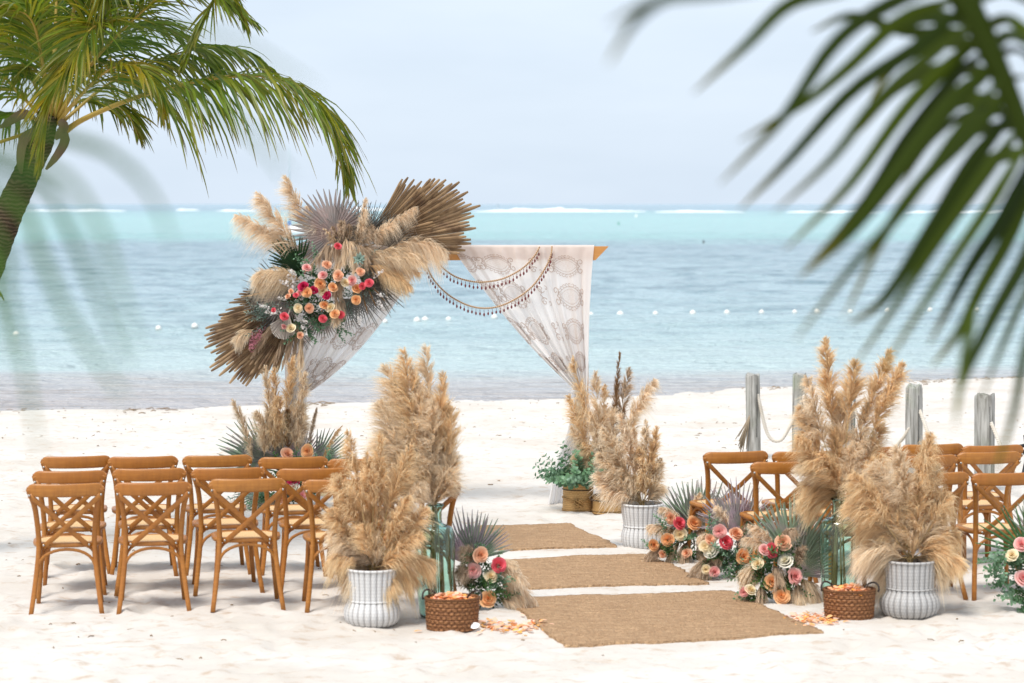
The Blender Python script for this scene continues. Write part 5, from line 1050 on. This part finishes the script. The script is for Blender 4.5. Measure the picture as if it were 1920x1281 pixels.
def near_frond(label, rachis, leaves, Y, width, mat, rr_, base):
    root = thing('palm_frond', label, 'palm frond', at(*base, Y)); P = spline([np.array(at(x, y, Y) - root.location) for x, y in rachis], 24); mb = MB(); sweep(mb, P, [(a * 1.4, b) for a, b in circ(rr_, 8)], (0, 1, 0), np.linspace(1, .45, 24)); obj('rachis', mb.mesh('rachis', 'palm_dark'), root)
    for i, e in enumerate(leaves): leaflet(root, e[0], Y + (e[1] if len(e) > 1 else 0), width * (e[2] if len(e) > 2 else 1), mat, i, -.25)
    return root
RL = [([(1700, -60), (1580, -20), (1480, 10), (1400, 85), (1300, 175)], -.4), ([(1560, -90), (1400, -50), (1260, -10), (1190, 40), (1140, 120)], -1.5, .55), ([(1640, -80), (1400, -20), (1240, 0), (1140, 45)], -1.6, .45),
      ([(1770, -30), (1650, 20), (1560, 90), (1470, 220), (1350, 345)], -.3), ([(1795, 0), (1690, 40), (1590, 130), (1500, 200), (1385, 265)], 0), ([(1800, 20), (1720, 90), (1600, 170), (1480, 300), (1385, 395)], 0), ([(1815, 50), (1730, 120), (1640, 200), (1560, 300), (1450, 400)], -.2),
      ([(1840, 70), (1760, 140), (1690, 215), (1590, 350), (1470, 470)], .1), ([(1850, 100), (1790, 150), (1700, 260), (1620, 380), (1495, 525)], .1), ([(1862, 130), (1780, 200), (1680, 330), (1590, 440), (1500, 520)], 0, 1.3), ([(1875, 150), (1790, 260), (1690, 400), (1600, 500), (1490, 640)], -.3, .8),
      ([(1890, 180), (1800, 270), (1740, 330), (1670, 420), (1580, 600)], 0), ([(1900, 210), (1820, 310), (1740, 440), (1660, 560), (1590, 610)], .1, 1.1), ([(1915, 240), (1850, 330), (1770, 440), (1690, 560), (1600, 690)], 0), ([(1925, 270), (1860, 380), (1800, 470), (1740, 560), (1650, 700)], -.2, .8),
      ([(1940, 290), (1890, 400), (1830, 490), (1790, 560), (1740, 650)], .1, 1.2), ([(1950, 320), (1890, 450), (1840, 540), (1800, 620), (1745, 690)], .1), ([(1965, 350), (1930, 470), (1870, 580), (1820, 680), (1790, 760)], -.1), ([(1975, 380), (1950, 500), (1910, 590), (1870, 680), (1835, 765)], 0, 1.3), ([(1985, 420), (1960, 560), (1925, 650), (1900, 780), (1860, 900)], -.3, .7), ([(1830, 570), (1815, 640), (1805, 700), (1790, 800)], -.5, .7),
      ([(1840, 60), (1700, 60), (1600, 30), (1520, 60)], .2, .8), ([(1820, 40), (1740, 30), (1660, 60), (1600, 120)], .3), ([(1870, 140), (1770, 130), (1680, 170), (1610, 250)], .3), ([(1890, 190), (1800, 190), (1730, 240), (1680, 330)], .3), ([(1910, 240), (1830, 250), (1760, 300), (1700, 400)], .3), ([(1930, 280), (1860, 300), (1800, 370), (1750, 480)], .3),
      ([(1850, 90), (1770, 80), (1690, 110), (1630, 190)], .4), ([(1900, 215), (1820, 215), (1750, 265), (1690, 350)], .35), ([(1860, 110), (1910, 100), (1980, 160)], .1), ([(1880, 160), (1930, 150), (1990, 220)], .1), ([(1840, 60), (1890, 40), (1960, 80)], .1), ([(1820, 10), (1880, -10), (1960, 20)], .1), ([(1850, 85), (1905, 65), (1975, 120)], .15)]
near_frond('dark green palm frond hanging close above the fence-side chairs', [(1740, -190), (1800, -20), (1850, 80), (1910, 220), (1990, 430)], RL, 4.7, .030, 'palm_dark', .024, (1740, -190))
LL = [([(-340, 170), (120, 260), (230, 310), (290, 380), (325, 470)], 0), ([(-370, 180), (40, 330), (110, 400), (175, 540), (245, 700)], .05), ([(-370, 210), (10, 370), (70, 470), (130, 600), (240, 760)], -.1), ([(-380, 240), (-30, 420), (15, 560), (45, 700), (75, 860)], 0), ([(-360, 170), (60, 300), (170, 400), (215, 520), (260, 660)], -.2, .8), ([(-340, 150), (200, 170), (380, 190), (480, 260), (540, 330)], -.35, .5), ([(-340, 140), (150, 90), (330, 60), (460, 90), (590, 170)], -.4, .5), ([(-380, 250), (-50, 450), (-10, 560), (20, 680)], .1)]
near_frond('blurred palm frond tips drooping very near beside the leaning palm', [(-640, -60), (-500, 60), (-380, 140), (-300, 220)], LL, 2.5, .0105, 'palm_mid', .006, (-640, -60))

# ------------------------------------------------------------------ buoys, boat, markers
V, F, U = lathe([(.001, -.09), (.05, -.075), (.085, -.03), (.09, .01), (.075, .055), (.04, .082), (.012, .09), (.010, .105), (.001, .106)], 14); buoy_me = build('float_body', V, F, 'buoy')
mb = MB(); sweep(mb, [(.02 * math.cos(a), 0, .105 + .02 * math.sin(a)) for a in np.linspace(0, math.pi * 2, 11)], circ(.005, 5), (0, 1, 0.01)); ring_me = mb.mesh('eye_ring', 'mast')
for i, (x, y) in enumerate([(30, 627), (297, 616), (365, 612), (722, 603), (782, 601), (797, 600), (841, 599), (927, 595), (1108, 590), (1163, 589), (1229, 588), (1299, 587), (1363, 586), (1428, 585.5), (1490, 585), (1532, 584), (1594, 584), (1664, 582), (1743, 581), (1830, 580)]):
    g_ = gr(x, y + 3, WATER_Z); b = thing('buoy', 'small white float buoy on the swim line across the water', 'buoy', (g_.x, g_.y, WATER_Z + .03), 0, 'white buoys of the swim line'); s = rr.uniform(.70, .92); b.scale = (s, s, s); obj('float_body', buoy_me, b); obj('eye_ring', ring_me, b)
for x, y, s, mt, lb in ((1160, 421, .8, 'marker', 'small green marker float far out over turquoise water'), (1193, 407, 1.3, 'buoy', 'tiny white float near the far reef surf'), (1319, 456, .45, 'black', 'small dark float at the edge of turquoise water')):
    g_ = gr(x, y, WATER_Z); V, F, U = lathe([(.001, -.2), (.15, -.15), (.22, .0), (.16, .2), (.05, .32), (.04, .6), (.001, .62)], 12); o = obj('marker_float', build('marker_float', V * s, F, mt), None, (g_.x, g_.y, WATER_Z)); o['label'] = lb; o['category'] = 'buoy'
g_ = gr(933, 394, WATER_Z); root = thing('channel_marker', 'dark channel marker pole beyond the reef surf', 'marker', g_); mb = MB(); sweep(mb, [(0, 0, -1), (0, 0, 1.6)], circ(.35, 8), (0, 1, 0)); obj('base', mb.mesh('base', 'mast'), root); mb = MB(); sweep(mb, [(0, 0, 1.5), (0, 0, 3.0)], circ(.25, 8), (0, 1, 0)); obj('pole', mb.mesh('pole', 'mast'), root)
g_ = gr(553, 447, WATER_Z); boat = thing('sailboat', 'white sailboat with bare mast and blue sail cover behind the pampas', 'boat', g_); s_ = g_.y / FPX
mb = MB(); V = []; n = 15
for i in range(n):
    u = -1 + 2 * i / (n - 1); hw = .75 * (1 - max(0, u) ** 2.2) * (1 - .25 * max(0, -u) ** 2); x = 2.6 * u
    V += [(x, -hw, .75 + .15 * u * u), (x, -hw * .8, .2), (x, 0, -.25), (x, hw * .8, .2), (x, hw, .75 + .15 * u * u)]
Fh = [(i * 5 + j, i * 5 + j + 1, (i + 1) * 5 + j + 1, (i + 1) * 5 + j) for i in range(n - 1) for j in range(4)] + [(i * 5 + 4, i * 5, (i + 1) * 5, (i + 1) * 5 + 4) for i in range(n - 1)] + [(0, 4, 3, 2, 1)]
mb.add(V, Fh); obj('hull', mb.mesh('hull', 'boat'), boat)
mx_ = (543 - 553) * s_; mt = (447 - 278) * s_; mb = MB(); sweep(mb, [(mx_, 0, .5), (mx_, 0, mt)], circ(.075, 8), (0, 1, 0), [1, .6]); obj('mast', mb.mesh('mast', 'mast'), boat)
mb = MB(); sweep(mb, [(mx_, 0, 1.0), (mx_ + 2.0, 0, .95)], circ(.06, 6), (0, 0, 1)); obj('boom', mb.mesh('boom', 'mast'), boat)
mb = MB(); sweep(mb, [(mx_ - .04, 0, .85), (mx_ - .02, 0, 1.2), (mx_ + .06, 0, 1.5)], rrect(.30, .16, .05), (0, 1, 0), [.8, 1, .3]); obj('sail_cover', mb.mesh('sail_cover', 'blue'), boat)
mb = MB(); sweep(mb, [(.2, 0, .7), (.2, 0, 1.0)], rrect(1.6, .7, .1), (0, 1, 0), [1, .85]); obj('cabin', mb.mesh('cabin', 'boat'), boat)

# ------------------------------------------------------------------ twigs and dried weed on the sand
mb = MB(); rs = np.random.RandomState(12)
for i in range(700):
    y = 14 + 15 * rs.rand() if i < 360 else 27 + 8 * rs.rand(); x = (rs.rand() - .5) * y * .46
    if i < 360 and x > -.5 and rs.rand() < .6: continue
    if rug_mask(np.array([x]), np.array([y]))[0] > 0 or y > float(shore(x)) - .1: continue
    z = sh((x, y)) + .004; a = rs.rand() * 6.28; L = .015 + .05 * rs.rand() ** 2; P = [(x, y, z), (x + L * math.cos(a) * .5, y + L * math.sin(a) * .5, z + .008 * rs.rand()), (x + L * math.cos(a + .4), y + L * math.sin(a + .4), z)]
    sweep(mb, P, circ(.002 + .003 * rs.rand(), 4), (.1, .2, 1))
xs_ = np.linspace(-9, 9, 700)
for x in xs_:                                    # weed line along the water's edge
    if float(vnoise(np.array(x * 2.2), np.array(0.), 31)) < .50 or rs.rand() < .4: continue
    y = float(shore(x)) - .05 - 1.3 * rs.rand() ** 2; z = sh((x, y)) + .006; a = rs.randn() * .5; L = .05 + .12 * rs.rand()
    sweep(mb, [(x, y, z), (x + L * math.cos(a) * .5, y + L * math.sin(a) * .5, z + .02 * rs.rand()), (x + L * math.cos(a + .3), y + L * math.sin(a + .3), z)], circ(.003 + .004 * rs.rand(), 4), (.1, .2, 1))
o = obj('dried_weed', mb.mesh('dried_weed', 'debris'), None, kind='stuff'); o['label'] = 'brown dried weed and twigs strewn over the sand'; o['category'] = 'debris'
